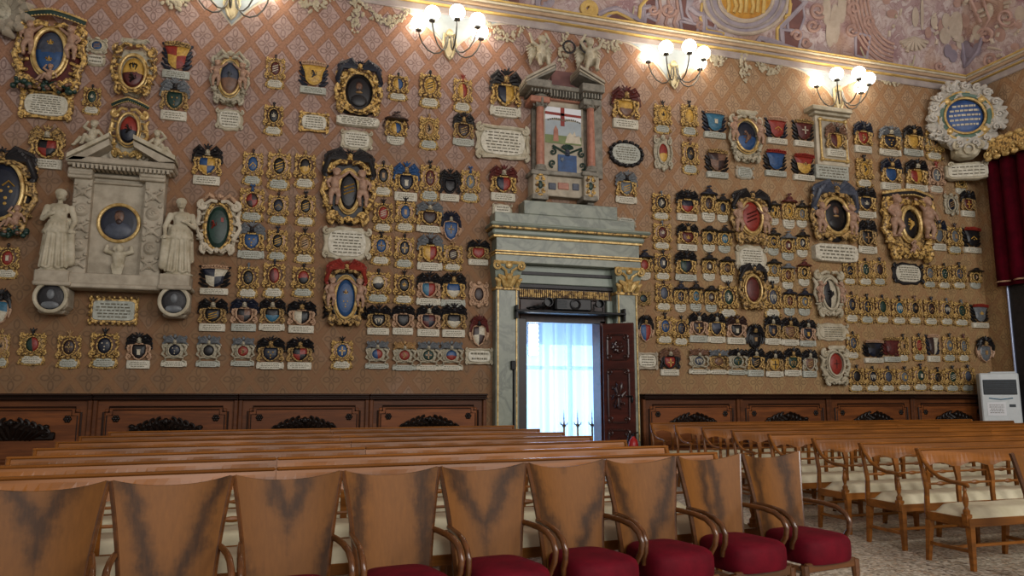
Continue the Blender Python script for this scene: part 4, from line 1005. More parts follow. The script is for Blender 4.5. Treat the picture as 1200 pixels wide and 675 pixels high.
    if top == 'bar':          # wide ducal crown rim with pearls
        m = MB(); n = 20; P = [(W_*(.46*(2*j/n-1)), -dep*1.1*(1-.5*abs(2*j/n-1)), H*(.965-.05*(2*j/n-1)**2)) for j in range(n+1)]
        m.tube(P, H*.036, 8); m.build('crown', topm, root)
        m = MB()
        for p in P: m.ell((p[0], p[1]-.01, p[2]+H*.04), T*.75, 7, 5); m.ell((p[0], p[1]-.02, p[2]-H*.03), T*.45, 7, 5)
        m.tube([(p[0], p[1]-.02, p[2]+H*.026) for p in P], T*.65, 6); m.tube([(p[0], p[1]-.01, p[2]-H*.026) for p in P], T*.4, 6); m.build('pearls', 'bright_gilt', root)
    if top == 'mantle' or top == 'wings':
        m = MB()
        for s in (-1, 1):
            for q in range(5 if top == 'mantle' else 6):
                m.tube([(s*W_*.04, -dep*.8, H*.88), (s*W_*(.18+.05*q), -dep, H*(.985-.03*q)), (s*W_*(.40+.018*q), -dep*.7, H*(.93-.06*q)), (s*W_*.46, -dep*.5, H*(.88-.06*q))], [W_*.04, W_*.06, W_*.05, W_*.02], 8)
                m.spiral(s*W_*(.43), H*(.89-.06*q), W_*.035, PI/2, -s, -dep*.7, T*.9)
        m.build('mantling', topm, root)
        m = MB(); helm(m, 0, H*.90, W_*.09, -dep); m.build('helmet', scr, root)
        m = MB(); plume(m, 0, H*.93, H*.06, -dep*.9, rnd, 5); m.build('crest_bird', topm, root)
    if top == 'shell':
        m = MB(); small_face(m, 0, -dep*.9, H*.90, W_*.08)
        for s in (-1, 1): m.tube([(s*W_*.08, -dep*.7, H*.86), (s*W_*.22, -dep*.9, H*.93), (s*W_*.34, -dep*.6, H*.86)], T*1.6, 8)
        m.build('top_mask', topm, root)
    if top == 'roll':
        m = MB(); Mx = Matrix.Rotation(PI/2, 3, 'Y'); m.lathe([(H*.05, -W_*.22), (H*.055, 0), (H*.05, W_*.22)], (0, -dep*.7, H*.91), 14, Mx)
        for s in (-1, 1): m.spiral(s*W_*.24, H*.91, H*.05, 0, s*1.2, -dep*.8, T*.8)
        m.build('scroll_roll', topm, root)
    if feathers:
        m = MB()
        for s in (-1, 1):
            for q in range(9): m.tube([(s*W_*.30, -dep*.3, H*(.82-.075*q)), (s*W_*.44, -dep*.5, H*(.80-.075*q)), (s*W_*.50, -dep*.2, H*(.74-.075*q))], [W_*.03, W_*.05, W_*.02], 7)
        m.build('dark_leaves', feathers, root)
    if plate:
        p, k = MB(), MB(); p.slab(sq(0, H*plate*.5, W_*.46, H*plate*.46, 40, 5, .02, 9), 0, -dep*.6, .015)
        lines(k, -W_*.40, W_*.40, H*plate*.14, H*plate*.84, -dep*.6, 4, rnd, .4); o = p.build('inscription_panel', platem, root); k.build('lettering', 'ink', o, False)
    return root
great(15, 14, 100, 108, 'largest blue oval crest with fleurs, two cherubs and pearled crown', 'yb', 'h', (.0, .50, .20, .26), 'paint_m', chg=[(5, 0, .45, .42), (5, 0, -.35, .42)], cher=(('stand', -.30, .42, .42, 1), ('stand', .30, .42, .42, -1), ('sit', .02, .12, .26, 1)), top='bar', topm='paint_g', bottom='festoon', shape=3.4, taper=.1)
great(129, 43, 183, 112, 'grey stone cartouche with eagle over gold beast below a stone roll', 'om', 'h', (0, .40, .25, .26), 'silver_gilt', chg=[(6, 0, .40, .5), (3, 0, -.35, .6)], chgm='blackened', top='roll', topm='silver_gilt', bottom='none', dep=.3, shape=3.2)
great(246, 57, 292, 124, 'grey gilt cartouche with blue oval, mask on top, above small plaque', 'yu', 'h', (0, .50, .24, .28), 'silver_gilt', scr='silver_gilt', chg=[(3, 0, .2, .5)], chgm='paint_s', cher=(('stand', -.34, .30, .45, 1), ('stand', .34, .30, .45, -1)), top='shell', topm='silver_gilt', bottom='mask')
great(229, 224, 282, 300, 'cream cartouche with dark green oval showing a tree and red field', 'g', None, (0, .45, .25, .32), 'cream_stone', scr='paint_cream', rim='gilt', chg=[(3, -.4, .1, .5), (7, .35, .35, .4)], chgm='paint_r', cher=(), top='shell', topm='rose_gilt', bottom='mask', shape=3)
great(393, 72, 448, 147, 'black framed portrait crest with gilt bands and winged finial', 'k', None, (0, .52, .29, .27), 'blackened', scr='gilt', rim='gilt', portrait='k', top='mantle', topm='paint_n', bottom='none', plate=.16, shape=3.6, taper=.05)
great(377, 176, 440, 265, 'crest with black plumes, two cherubs and black oval with gold bars', 'k', None, (0, .46, .17, .24), 'blackened', scr='gilt', chg=[(1, 0, .1, .8)], chgm='paint_o', cher=(('stand', -.26, .25, .48, 1), ('stand', .26, .25, .48, -1)), top='mantle', topm='blackened', bottom='mask', shape=2.6)
great(380, 305, 430, 384, 'blue oval crest under a flaring red mantle with two cherubs', 'b', None, (0, .44, .22, .27), 'blackened', scr='old_gilt', chg=[(5, 0, .3, .5), (2, 0, -.3, .5)], cher=(('stand', -.34, .30, .42, 1), ('stand', .34, .30, .42, -1)), top='mantle', topm='paint_r', bottom='mask', feathers='paint_k')
great(127, 118, 173, 187, 'red and black crest under gilt crown atop the marble monument', 'rn', 'h', (0, .52, .24, .24), 'silver_gilt', scr='bright_gilt', chg=[(3, 0, 0, .7)], chgm='blackened', top='bar', topm='paint_g', bottom='mask', dep=.34)
great(-44, 173, 42, 277, 'huge dark crest with gilt shell scrolls at the left photo edge', 'n', None, (0, .52, .28, .30), 'blackened', scr='old_gilt', chg=[(2, .3, -.2, .6), (4, .4, .3, .4)], cher=(('sit', .25, .10, .30, 1),), top='mantle', topm='blackened', bottom='festoon')
great(856, 127, 895, 191, 'crest with two pale cherubs around blue landscape shield under a roll', 'nb', 'h', (0, .50, .30, .26), 'silver_gilt', scr='silver_gilt', chg=[(3, 0, -.1, .7)], chgm='paint_u', cher=(('stand', -.38, .36, .44, 1), ('stand', .38, .36, .44, -1)), top='roll', topm='cream_stone', bottom='mask', shape=3.4)
great(858, 224, 904, 286, 'red oval crest with plumed dark helmet and pale cherub supporters', 'r', None, (0, .52, .24, .28), 'old_gilt', scr='old_gilt', chg=[(1, 0, 0, .7)], chgm='paint_m', cher=(('stand', -.34, .20, .55, 1), ('stand', .34, .20, .5, -1)), top='mantle', topm='paint_k', bottom='mask')
great(867, 310, 899, 364, 'dark maroon oval crest with wide gilt border and black plume', 'm', None, (0, .46, .27, .27), 'old_gilt', scr='old_gilt', top='mantle', topm='blackened', bottom='mask')
great(953, 214, 1007, 307, 'black portrait crest crowned by a blue bird with white plate below', 'k', None, (0, .58, .24, .20), 'blackened', scr='old_gilt', portrait='k', cher=(('stand', -.34, .34, .38, 1), ('stand', .34, .34, .38, -1)), top='mantle', topm='paint_y', bottom='none', plate=.24, dep=.26, taper=.05)
great(1037, 225, 1098, 304, 'crest with two draped angels around small gilt oval, dark canopy', 'k', None, (0, .52, .16, .22), 'old_gilt', scr='gilt', chg=[(3, 0, 0, .7)], chgm='paint_o', cher=(('stand', -.30, .30, .62, 1), ('stand', .32, .30, .62, -1), ('sit', 0, .08, .25, 1)), top='bar', topm='blackened', bottom='mask', dep=.3, shape=2.4)
great(956, 317, 991, 372, 'cream cartouche with black and white oval and two cherubs', 'kw', 'v', (0, .50, .24, .30), 'cream_stone', scr='cream_stone', rim='cream_stone', chg=[(3, 0, 0, .8)], chgm='blackened', cher=(('stand', -.36, .30, .45, 1), ('stand', .36, .30, .45, -1)), bottom='mask')
great(964, 403, 997, 452, 'cream cartouche with red oval beside the dark low crests', 'r', None, (0, .52, .25, .26), 'cream_stone', scr='cream_stone', rim='cream_stone', top='roll', topm='cream_stone', bottom='mask', chg=[(0, 0, 0, .5)], chgm='paint_m')
crest('R', 99, 41, 126, 62, 'b', 'k', frame='cream_stone', v=0, chg=1, label='small pale blue-centred cartouche beside the largest blue crest', group=G)
wplaque(100, 62, 123, 77, 'rough', 2, 'tiny pale plaque right of the largest blue crest', 'cream_stone')
def ornament_topleft():
    c = at(0, 12, D-.15); r = empty('stone_wreath', (c.x, D, c.z), label='pale leafy stone ornament cut off at the top left corner', cat='carving'); rnd = random.Random(2); m = MB()
    for j in range(26):
        a = 2*PI*j/26; R = .30+.10*(j % 2)
        m.tube([(.18*math.cos(a), -.1, .18*math.sin(a)), (R*math.cos(a), -.2, R*math.sin(a)), ((R+.06)*math.cos(a+.12), -.1, (R+.06)*math.sin(a+.12))], [.05, .08, .03], 7)
    m.build('leaves', 'stone', r); m = MB(); m.dome(sq(0, 0, .20, .22, 28, 2), -.05, .12); m.build('boss', 'silver_gilt', r)
ornament_topleft()
# ---------------------------------------------------------------- marble statue monument (left)
def monument():
    r = empty('wall_monument', (0, 0, 0), label='large white marble wall monument with broken pediment and oval portrait', cat='monument')
    P = lambda x, y, d=.3: at(x, y, D-d)
    def bx(x0, y0, x1, y1, d, name, mat='stone', d0=0, bev=.015):
        d_ = d; a = P(x0, (y0+y1)/2, d_); c = P(x1, (y0+y1)/2, d_); zt = P((x0+x1)/2, y0, d_).z; zb = P((x0+x1)/2, y1, d_).z
        m = MB(); m.bbox(a.x, c.x, D-d, D-d0, zb, zt, bev); return m.build(name, mat, r, False), (a.x, c.x, zb, zt)
    _, (xa, xb, z0, z1) = bx(100, 196, 172, 322, .12, 'central_panel')
    bx(82, 206, 104, 322, .26, 'pilaster'); bx(166, 210, 190, 328, .26, 'pilaster')
    for s, (x0, x1, y0, y1) in enumerate(((86, 101, 214, 318), (170, 185, 220, 322))):   # trophies carved on the pilasters
        a, c = P(x0, y0, .28), P(x1, y1, .28); m = MB(); rnd = random.Random(s); hw = (c.x-a.x)/2; cx = (a.x+c.x)/2; n = 5
        for j in range(n):
            z = c.z+(a.z-c.z)*(j+.5)/n; hh = (a.z-c.z)/n
            if j % 2: m.dome(sq(cx, z, hw*.75, hh*.38, 20, 2.2), D-.27, .05, 3); m.spiral(cx, z, hw*.4, 0, 1.2, D-.32, .015)
            else:
                for q in (-1, 1): m.tube([(cx-q*hw*.8, D-.28, z-hh*.3), (cx, D-.31, z), (cx+q*hw*.8, D-.28, z+hh*.3)], .02, 6)
                m.spiral(cx, z, hw*.6, 1, 1.1, D-.28, .02); m.ell((cx, D-.29, z), (hw*.4, .04, hh*.18), 10, 6)
            for q in (-1, 1): m.ell((cx+q*hw*.75, D-.28, z+hh*.45), (hw*.22, .03, hh*.1), 8, 5)
        m.build('trophy_relief', 'stone', r)
    for x0, x1, y in ((79, 108, 196), (163, 194, 200)): bx(x0, y, x1, y+12, .34, 'capital_block'); bx(x0+1, y+4, x1-1, y+8, .37, 'capital_moulding')
    bx(104, 205, 167, 209, .20, 'inner_moulding'); bx(104, 213, 167, 216, .18, 'inner_moulding')
    bx(76, 186, 205, 193, .42, 'cornice'); bx(78, 193, 203, 197, .36, 'cornice_soffit')
    a, c = P(84, 196, .40), P(200, 196, .40); m = MB(); n = 22
    for j in range(n): x = a.x+(c.x-a.x)*(j+.2)/n; m.box(x, x+(c.x-a.x)/n*.55, D-.42, D-.2, P(142, 200, .4).z, P(142, 195, .4).z)
    m.build('dentils', 'stone', r, False)
    bx(112, 168, 180, 188, .14, 'tympanum')
    m = MB()
    for s, x in ((-1, P(134, 180).x), (1, P(166, 180).x)): m.spiral(x, P(150, 181).z, .10, PI/2, -s*1.3, D-.18, .028)
    m.build('scroll', 'stone', r)
    for pts in (((78, 187), (128, 163), (129, 170), (96, 187)), ((205, 190), (156, 165), (157, 172), (186, 190))):   # raking cornices
        q = [P(*p, .40) for p in pts]; m = MB(); m.add([(p.x, D-.42, p.z) for p in q]+[(p.x, D, p.z) for p in q], [(0, 1, 2, 3), (4, 7, 6, 5), (0, 4, 5, 1), (1, 5, 6, 2), (2, 6, 7, 3), (3, 7, 4, 0)])
        m.build('raking_cornice', 'stone', r, False)
        u = [P(pts[0][0], pts[0][1]-2.5, .45), P(pts[1][0], pts[1][1]-2.5, .45)]; m = MB(); m.add([(u[0].x, D-.47, u[0].z), (u[1].x, D-.47, u[1].z), (u[1].x, D-.47, u[1].z+.07), (u[0].x, D-.47, u[0].z+.07), (u[0].x, D, u[0].z), (u[1].x, D, u[1].z), (u[1].x, D, u[1].z+.07), (u[0].x, D, u[0].z+.07)], [(0, 1, 2, 3), (4, 7, 6, 5), (0, 4, 5, 1), (1, 5, 6, 2), (2, 6, 7, 3), (3, 7, 4, 0)])
        m.build('raking_moulding', 'cream_stone', r, False)
    bx(76, 321, 190, 334, .38, 'base_shelf'); bx(74, 333, 188, 338, .44, 'base_moulding')
    for x0, x1, y0 in ((39, 80, 0), (186, 222, 5)):
        bx(x0, 316+y0, x1, 330+y0, .44, 'statue_plinth'); bx(x0-2, 329+y0, x1+2, 334+y0, .50, 'plinth_moulding')
        _, (a, c, z0, z1) = bx(x0+1, 334+y0, x1-1, 362+y0, .42, 'corbel', bev=.05)
        cx, cz = (a+c)/2, (z0+z1)/2
        m = MB(); m.tube([(cx+.21*math.cos(q), D-.44, cz+.22*math.sin(q)) for q in [2*PI*j/28 for j in range(29)]], .03, 7); m.build('portrait_frame', 'cream_stone', r)
        m = MB(); m.dome(sq(cx, cz, .185, .20, 28, 2), D-.42, .03); o = m.build('portrait', 'blackened', r)
        m = MB(); m.ell((cx, D-.445, cz+.04), (.055, .02, .075), 12, 8); m.ell((cx, D-.44, cz-.12), (.12, .015, .06), 12, 6); m.build('face', 'paint_s', o)
        bx(x0+4, 361+y0, x1-4, 367+y0, .30, 'corbel_foot', bev=.04)
    c = P(139, 261, .16); rx = (P(163, 261, .16).x-P(115, 261, .16).x)/2; rz = rx*1.02
    m = MB(); m.tube([(c.x+rx*math.cos(q), D-.14, c.z+rz*math.sin(q)) for q in [2*PI*j/40 for j in range(41)]], .028, 8); m.build('portrait_frame', 'bright_gilt', r)
    m = MB(); m.dome(sq(c.x, c.z, rx*.97, rz*.97, 36, 2), D-.12, .02); o = m.build('portrait', 'paint_n', r)
    m = MB(); m.ell((c.x, D-.135, c.z+.10), (.070, .02, .10), 16, 10); m.ell((c.x, D-.17, c.z+.09), (.015, .015, .035), 8, 6); m.build('face', 'paint_u', o)
    m = MB(); m.ell((c.x, D-.15, c.z+.02), (.045, .015, .045), 10, 6); m.ell((c.x, D-.135, c.z+.16), (.066, .015, .05), 10, 6); m.build('beard', 'paint_p', o)
    m = MB(); m.ell((c.x, D-.13, c.z-.12), (.20, .03, .14), 16, 10); m.build('coat', 'paint_y', o)
    # half figure bearing the oval
    c = P(138, 308, .2); B = [((0, 0, 0), .10, (0, 0, .16), .12), ((-.10, 0, .22), .05, (-.22, -.02, .26), .045), ((-.22, -.02, .26), .045, (-.20, -.02, .36), .035), ((.10, 0, .22), .05, (.22, -.02, .26), .045), ((.22, -.02, .26), .045, (.20, -.02, .36), .035), ((0, -.06, .28), (.075, .08, .09)), ((0, -.14, .27), (.015, .03, .03)), ((0, 0, -.02), .11, (0, 0, -.22), .05), ((-.07, -.09, .30), (.03, .03, .05)), ((.07, -.09, .30), (.03, .03, .05)), ((0, -.06, .36), (.07, .07, .04))]
    for q in range(5): B.append(((-.1+.05*q, -.06, -.02), .02, (-.06+.03*q, -.05, -.24), .015))
    place(fuse(B, .014, 'herm_figure'), 'herm_figure', 'cream_stone', r, (c.x, D-.16, c.z-.02), (0, 0, 0), (.85, .85, .80))
    return rebase(r, at(138, 338))
monument()
def statue(px, ytop, ybot, mir, lab):
    b = at(px, ybot, D-.30); t = at(px, ytop, D-.30); h = t.z-b.z
    r = empty('marble_statue', (b.x, D-.28, b.z), label=lab, cat='statue', group='robed marble statues')
    me = WOMAN.copy(); me.materials.append(MATS['cream_stone']); o = bpy.data.objects.new('body', me); C.objects.link(o); o.parent = r; o.scale = (h*mir*1.12, h*.9, h/.985); return r
statue(63, 222, 317, 1, 'robed marble woman on the left pedestal, hand on her breast')
statue(208, 233, 322, -1, 'robed marble woman on the right pedestal, leaning on a prop')
for px, yb, yt, mir, lab in ((104, 178, 144, 1, 'marble cherub reclining on the left slope of the broken pediment'), (184, 188, 156, -1, 'marble cherub reclining on the right slope of the broken pediment')):
    b = at(px, yb, D-.3); h = (at(px, yt, D-.3).z-b.z)*1.1
    o = cherub(None, 'sit', b.x, D-.22, b.z+.10, h, mir, 'cream_stone', 'marble_cherub'); tag(o, lab, 'statue', 'marble cherubs')
# ---------------------------------------------------------------- central monument with painted panel
def aedicule():
    r = empty('wall_monument', (0, 0, 0), label='tall grey stone monument above the doorway with painted panel and pink columns', cat='monument')
    P = lambda x, y, d=.3: at(x, y, D-d)
    def bx(x0, y0, x1, y1, d, name, mat='grey_stone', d0=0, bev=.012):
        a = P(x0, (y0+y1)/2, d); c = P(x1, (y0+y1)/2, d); zt = P((x0+x1)/2, y0, d).z; zb = P((x0+x1)/2, y1, d).z
        m = MB(); m.bbox(a.x, c.x, D-d, D-d0, zb, zt, bev); m.build(name, mat, r, False); return (a.x, c.x, zb, zt)
    bx(624, 112, 706, 206, .10, 'back_panel'); bx(636, 120, 684, 206, .13, 'inner_panel', 'stone')
    bx(624, 204, 702, 231, .20, 'base_panel', 'stone'); bx(643, 214, 652, 222, .22, 'dark_tile', 'paint_y'); bx(654, 214, 667, 222, .22, 'pink_tile', 'pink_marble'); bx(671, 215, 679, 223, .22, 'dark_tile', 'paint_y')
    bx(624, 201, 700, 206, .30, 'base_moulding')
    for x0, x1, dy in ((625, 642, 0), (685, 700, 2)):
        bx(x0, 203+dy, x1, 228+dy, .34, 'pedestal', 'stone'); bx(x0-2, 199+dy, x1+2, 204+dy, .38, 'pedestal_moulding'); bx(x0-1, 227+dy, x1+1, 233+dy, .36, 'corbel')
        bx(x0+4, 232+dy, x1-4, 238+dy, .22, 'corbel_foot')
        c = P((x0+x1)/2, 216+dy, .36); rnd = random.Random(x0); m = MB()
        for s in (-1, 1):
            for q in (-1, 0, 1): m.spiral(c.x+s*.07, c.z+q*.12, .045, PI/2, s*1.1, D-.35, .018)
        m.ell((c.x, D-.35, c.z+.20), (.07, .03, .03), 8, 5); m.ell((c.x, D-.35, c.z-.19), (.06, .03, .03), 8, 5); m.build('small_arms', 'gilt', r)
        m = MB(); m.dome(sq(c.x, c.z, .05, .08, 16, 2), D-.35, .03); m.build('small_shield', 'paint_g', r)
        top = P((x0+x1)/2, 124+dy, .30); bot = P((x0+x1)/2, 199+dy, .30); H = top.z-bot.z
        m = MB(); m.lathe([(.078, 0), (.080, H*.3), (.070, H)], (top.x, D-.27, bot.z), 18); m.build('column_shaft', 'pink_marble', r)
        m = MB(); m.lathe([(.12, -.02), (.12, .03), (.10, .05), (.105, .08), (.085, .10)], (top.x, D-.27, bot.z), 18); m.build('column_base', 'grey_stone', r)
        m = MB(); m.lathe([(.08, -.02), (.10, .02), (.09, .10), (.12, .17), (.14, .20)], (top.x, D-.27, top.z), 16)
        for q in range(8):
            a = 2*PI*q/8; m.tube([(top.x+.11*math.cos(a), D-.27+.11*math.sin(a), top.z), (top.x+.15*math.cos(a), D-.27+.15*math.sin(a), top.z+.09), (top.x+.13*math.cos(a), D-.27+.13*math.sin(a), top.z+.12)], .022, 5)
        m.build('capital', 'grey_stone', r)
    bx(622, 112, 645, 119, .40, 'entablature_block', 'pink_marble'); bx(684, 116, 704, 123, .40, 'entablature_block', 'grey_stone'); bx(645, 113, 685, 119, .22, 'frieze', 'pink_marble')
    a = P(622, 107, .45); c = P(706, 110, .45); zt = P(664, 101, .4).z; m = MB(); n = 24
    for j in range(n): x = a.x+(c.x-a.x)*(j+.2)/n; d = .46 if j < 7 or j > 16 else .34; m.box(x, x+(c.x-a.x)/n*.55, D-d, D, zt-.20, zt-.08)
    m.build('dentils', 'grey_stone', r, False)
    bx(617, 92, 647, 101, .56, 'cornice'); bx(683, 98, 709, 107, .56, 'cornice'); bx(645, 101, 684, 106, .38, 'cornice')
    bx(646, 84, 684, 102, .06, 'tympanum', 'paint_mauve')
    for pts in (((617, 93), (628, 93), (651, 83), (651, 76)), ((709, 98), (700, 98), (678, 88), (680, 80))):
        q = [P(*p, .5) for p in pts]; m = MB(); m.add([(p.x, D-.54, p.z) for p in q]+[(p.x, D, p.z) for p in q], [(0, 1, 2, 3), (4, 7, 6, 5), (0, 4, 5, 1), (1, 5, 6, 2), (2, 6, 7, 3), (3, 7, 4, 0)])
        m.build('raking_cornice', 'grey_stone', r, False)
        u = [P(pts[0][0], pts[0][1]-1, .6), P(pts[3][0], pts[3][1]-1, .6)]; m = MB()
        for k_, (dd, th) in enumerate(((.60, .05), (.57, .035), )):
            dz = -.05*k_; m.add([(u[0].x, D-dd, u[0].z+dz), (u[1].x, D-dd, u[1].z+dz), (u[1].x, D-dd, u[1].z+th+dz), (u[0].x, D-dd, u[0].z+th+dz), (u[0].x, D, u[0].z+dz), (u[1].x, D, u[1].z+dz), (u[1].x, D, u[1].z+th+dz), (u[0].x, D, u[0].z+th+dz)], [(0, 1, 2, 3), (4, 7, 6, 5), (0, 4, 5, 1), (1, 5, 6, 2), (2, 6, 7, 3), (3, 7, 4, 0)])
        m.build('raking_moulding', 'stone', r, False)
    # painted panel: banner with a red cross, landscape with tower and city, blue shield between green scrolls
    x0, x1, zb, zt = bx(637, 126, 682, 206, .15, 'painted_panel', 'stone')
    W_ = x1-x0; H = zt-zb; y = D-.155
    def fl(nm, pts, mat, dy=0):
        m = MB(); n = len(pts); m.slab([(x0+p[0]*W_, zb+p[1]*H) for p in pts], D-.15, y-dy); return m.build(nm, mat, r, False)
    fl('banner', [(.04, .99), (.98, .99), (.98, .80), (.5, .84), (.04, .80)], 'paper', .004)
    fl('red_cross', [(.44, .99), (.54, .99), (.54, .72), (.44, .72)], 'paint_r', .012); fl('red_cross', [(.04, .915), (.98, .90), (.98, .865), (.04, .875)], 'paint_r', .012)
    fl('painted_sky', [(.04, .80), (.98, .80), (.98, .56), (.04, .56)], 'paint_pale_blue', .001); fl('painted_field', [(.04, .58), (.98, .58), (.98, .46), (.04, .46)], 'meadow', .008)
    fl('painted_tower', [(.24, .49), (.38, .49), (.37, .66), (.31, .72), (.26, .66)], 'pink_marble', .012); fl('painted_city', [(.55, .48), (.97, .48), (.93, .60), (.84, .58), (.80, .66), (.74, .60), (.68, .64), (.60, .58)], 'paint_cream', .012)
    m = MB(); rnd = random.Random(3)
    for j in range(16):
        q = j/15; x = x0+W_*(.10+.82*q); z = zb+H*(.785+.03*math.sin(PI*((q*2) % 1))); m.box(x, x+W_*.035, y-.014, y, z, z+H*.018)
    m.build('lettering', 'ink', r, False)
    fl('blue_shield', [(.36, .02), (.84, .02), (.84, .30), (.36, .30)], 'paint_b', .02)
    m = MB(); cx, cz = x0+W_*.46, zb+H*.23; R = W_*.07
    m.slab([(cx+R*(1 if j % 2 else .42)*math.cos(PI/2+PI*j/5), cz+R*(1 if j % 2 else .42)*math.sin(PI/2+PI*j/5)) for j in range(10)], y, y-.035); m.build('star', 'paint_s', r, False)
    m = MB()
    for s, cx in ((-1, .22), (1, .98)):
        m.spiral(x0+W_*cx, zb+H*.33, W_*.10, PI/2, s*1.1, y-.02, .022); m.spiral(x0+W_*cx, zb+H*.16, W_*.10, -PI/2, s*1.1, y-.02, .022)
        m.tube([(x0+W_*(.60+s*.05), y-.02, zb+H*.33), (x0+W_*(cx-s*.08), y-.02, zb+H*.40), (x0+W_*cx, y-.02, zb+H*.42)], .02, 6)
    for j in range(7): a = PI*(j+.5)/7; m.tube([(x0+W_*.60, y-.02, zb+H*.38), (x0+W_*(.60+.15*math.cos(a)), y-.03, zb+H*(.40+.05*math.sin(a)))], .025, 6)
    m.build('green_scrollwork', 'paint_g', r)
    m = MB(); helm(m, x0+W_*.60, zb+H*.34, .09, y-.02); m.build('helmet', 'paint_y', r)

aedicule()
for px, yb, yt, mir, lab in ((636, 82, 45, -1, 'marble angel with wreath on the left slope of the central monument'), (693, 87, 48, 1, 'marble angel with raised wreath on the right slope of the central monument')):
    b = at(px, yb, D-.4); h = (at(px, yt, D-.4).z-b.z)*1.12
    o = cherub(None, 'crown', b.x, D-.30, b.z+.12, h, mir, 'cream_stone', 'marble_angel', 1.2); tag(o, lab, 'statue', 'marble angels')
    m = MB(); wc = at(667 if px < 660 else 687, 55, D-.33); wx, wz = wc.x, wc.z
    for j in range(20): a = 2*PI*j/20; m.ell((wx+.12*math.cos(a), D-.33, wz+.12*math.sin(a)), (.03, .015, .02), 6, 4, Matrix.Rotation(a, 3, 'Y'))
    m.tube([(wx+.12*math.cos(2*PI*j/24), D-.33, wz+.12*math.sin(2*PI*j/24)) for j in range(25)], .014, 5)
    w_ = m.build('laurel_wreath', 'blackened'); tag(w_, 'dark metal laurel wreath held by the %s angel of the central monument' % ('left' if px < 660 else 'right'), 'wreath', 'laurel wreaths')
# ---------------------------------------------------------------- framed memorial under the fourth lamp
def memorial():
    r = empty('wall_memorial', (0, 0, 0), label='upright cream memorial frame with corniced top below the fourth globe lamp', cat='memorial')
    P = lambda x, y, d=.2: at(x, y, D-d)
    def bx(x0, y0, x1, y1, d, name, mat='cream_stone', bev=.012):
        a = P(x0, (y0+y1)/2, d); c = P(x1, (y0+y1)/2, d); zt = P((x0+x1)/2, y0, d).z; zb = P((x0+x1)/2, y1, d).z
        m = MB(); m.bbox(a.x, c.x, D-d, D, zb, zt, bev); m.build(name, mat, r, False); return a.x, c.x, zb, zt
    bx(957, 134, 994, 194, .10, 'frame', 'paint_cream'); bx(953, 125, 999, 130, .32, 'cornice'); bx(955, 130, 997, 135, .22, 'cornice_moulding')
    x0, x1, z0, z1 = bx(962, 142, 991, 188, .13, 'inner_panel', 'stone')
    m = MB()
    for a, c in (((x0, z0), (x1, z0)), ((x1, z0), (x1, z1)), ((x1, z1), (x0, z1)), ((x0, z1), (x0, z0))): m.tube([(a[0], D-.14, a[1]), (c[0], D-.14, c[1])], .025, 6)
    for a in ((x0, z0), (x1, z0), (x0, z1), (x1, z1)): m.ell((a[0], D-.15, a[1]), .05, 8, 6)
    m.build('gilt_border', 'bright_gilt', r)
    a, c, zb, zt = bx(957, 194, 995, 210, .12, 'inscription_panel', 'plate_grey'); m = MB(); lines(m, a+.06, c-.06, zb+.03, zt-.03, D-.12, 4, random.Random(1)); m.build('lettering', 'ink', r, False)
    rebase(r, at(976, 210))
memorial()
crest('C', 963, 145, 990, 186, 'mo', 'u', label='plumed purple and gold crest inside the upright cream memorial frame', group=G, frame='old_gilt', yo=.125)
pbr('extinguisher_red', 'a81c1c', None, .35)
pbr('pale_brass', 'cbbf9c', 'b0a078', .4, .3); pbr('dark_jamb', '1c1414', '281a16', .4)
pbr('white_stone', 'c9c6be', 'a8a398', .7, 0, 5, .2); pbr('paint_green_band', '5e7a6c', '4a6458', .5); pbr('paint_bright_blue', '3b5c92', '2c4778', .5)
pbr('lit_edge_paint', '9aa6c4', None, .3, .3); pbr('carved_gloss', '2e1512', '3e1f18', .28); wood('dark_cornice', '3a2318', '1d110c', .3); pbr('lamp_metal', '5c5c58', '4c4a44', .35, .7)
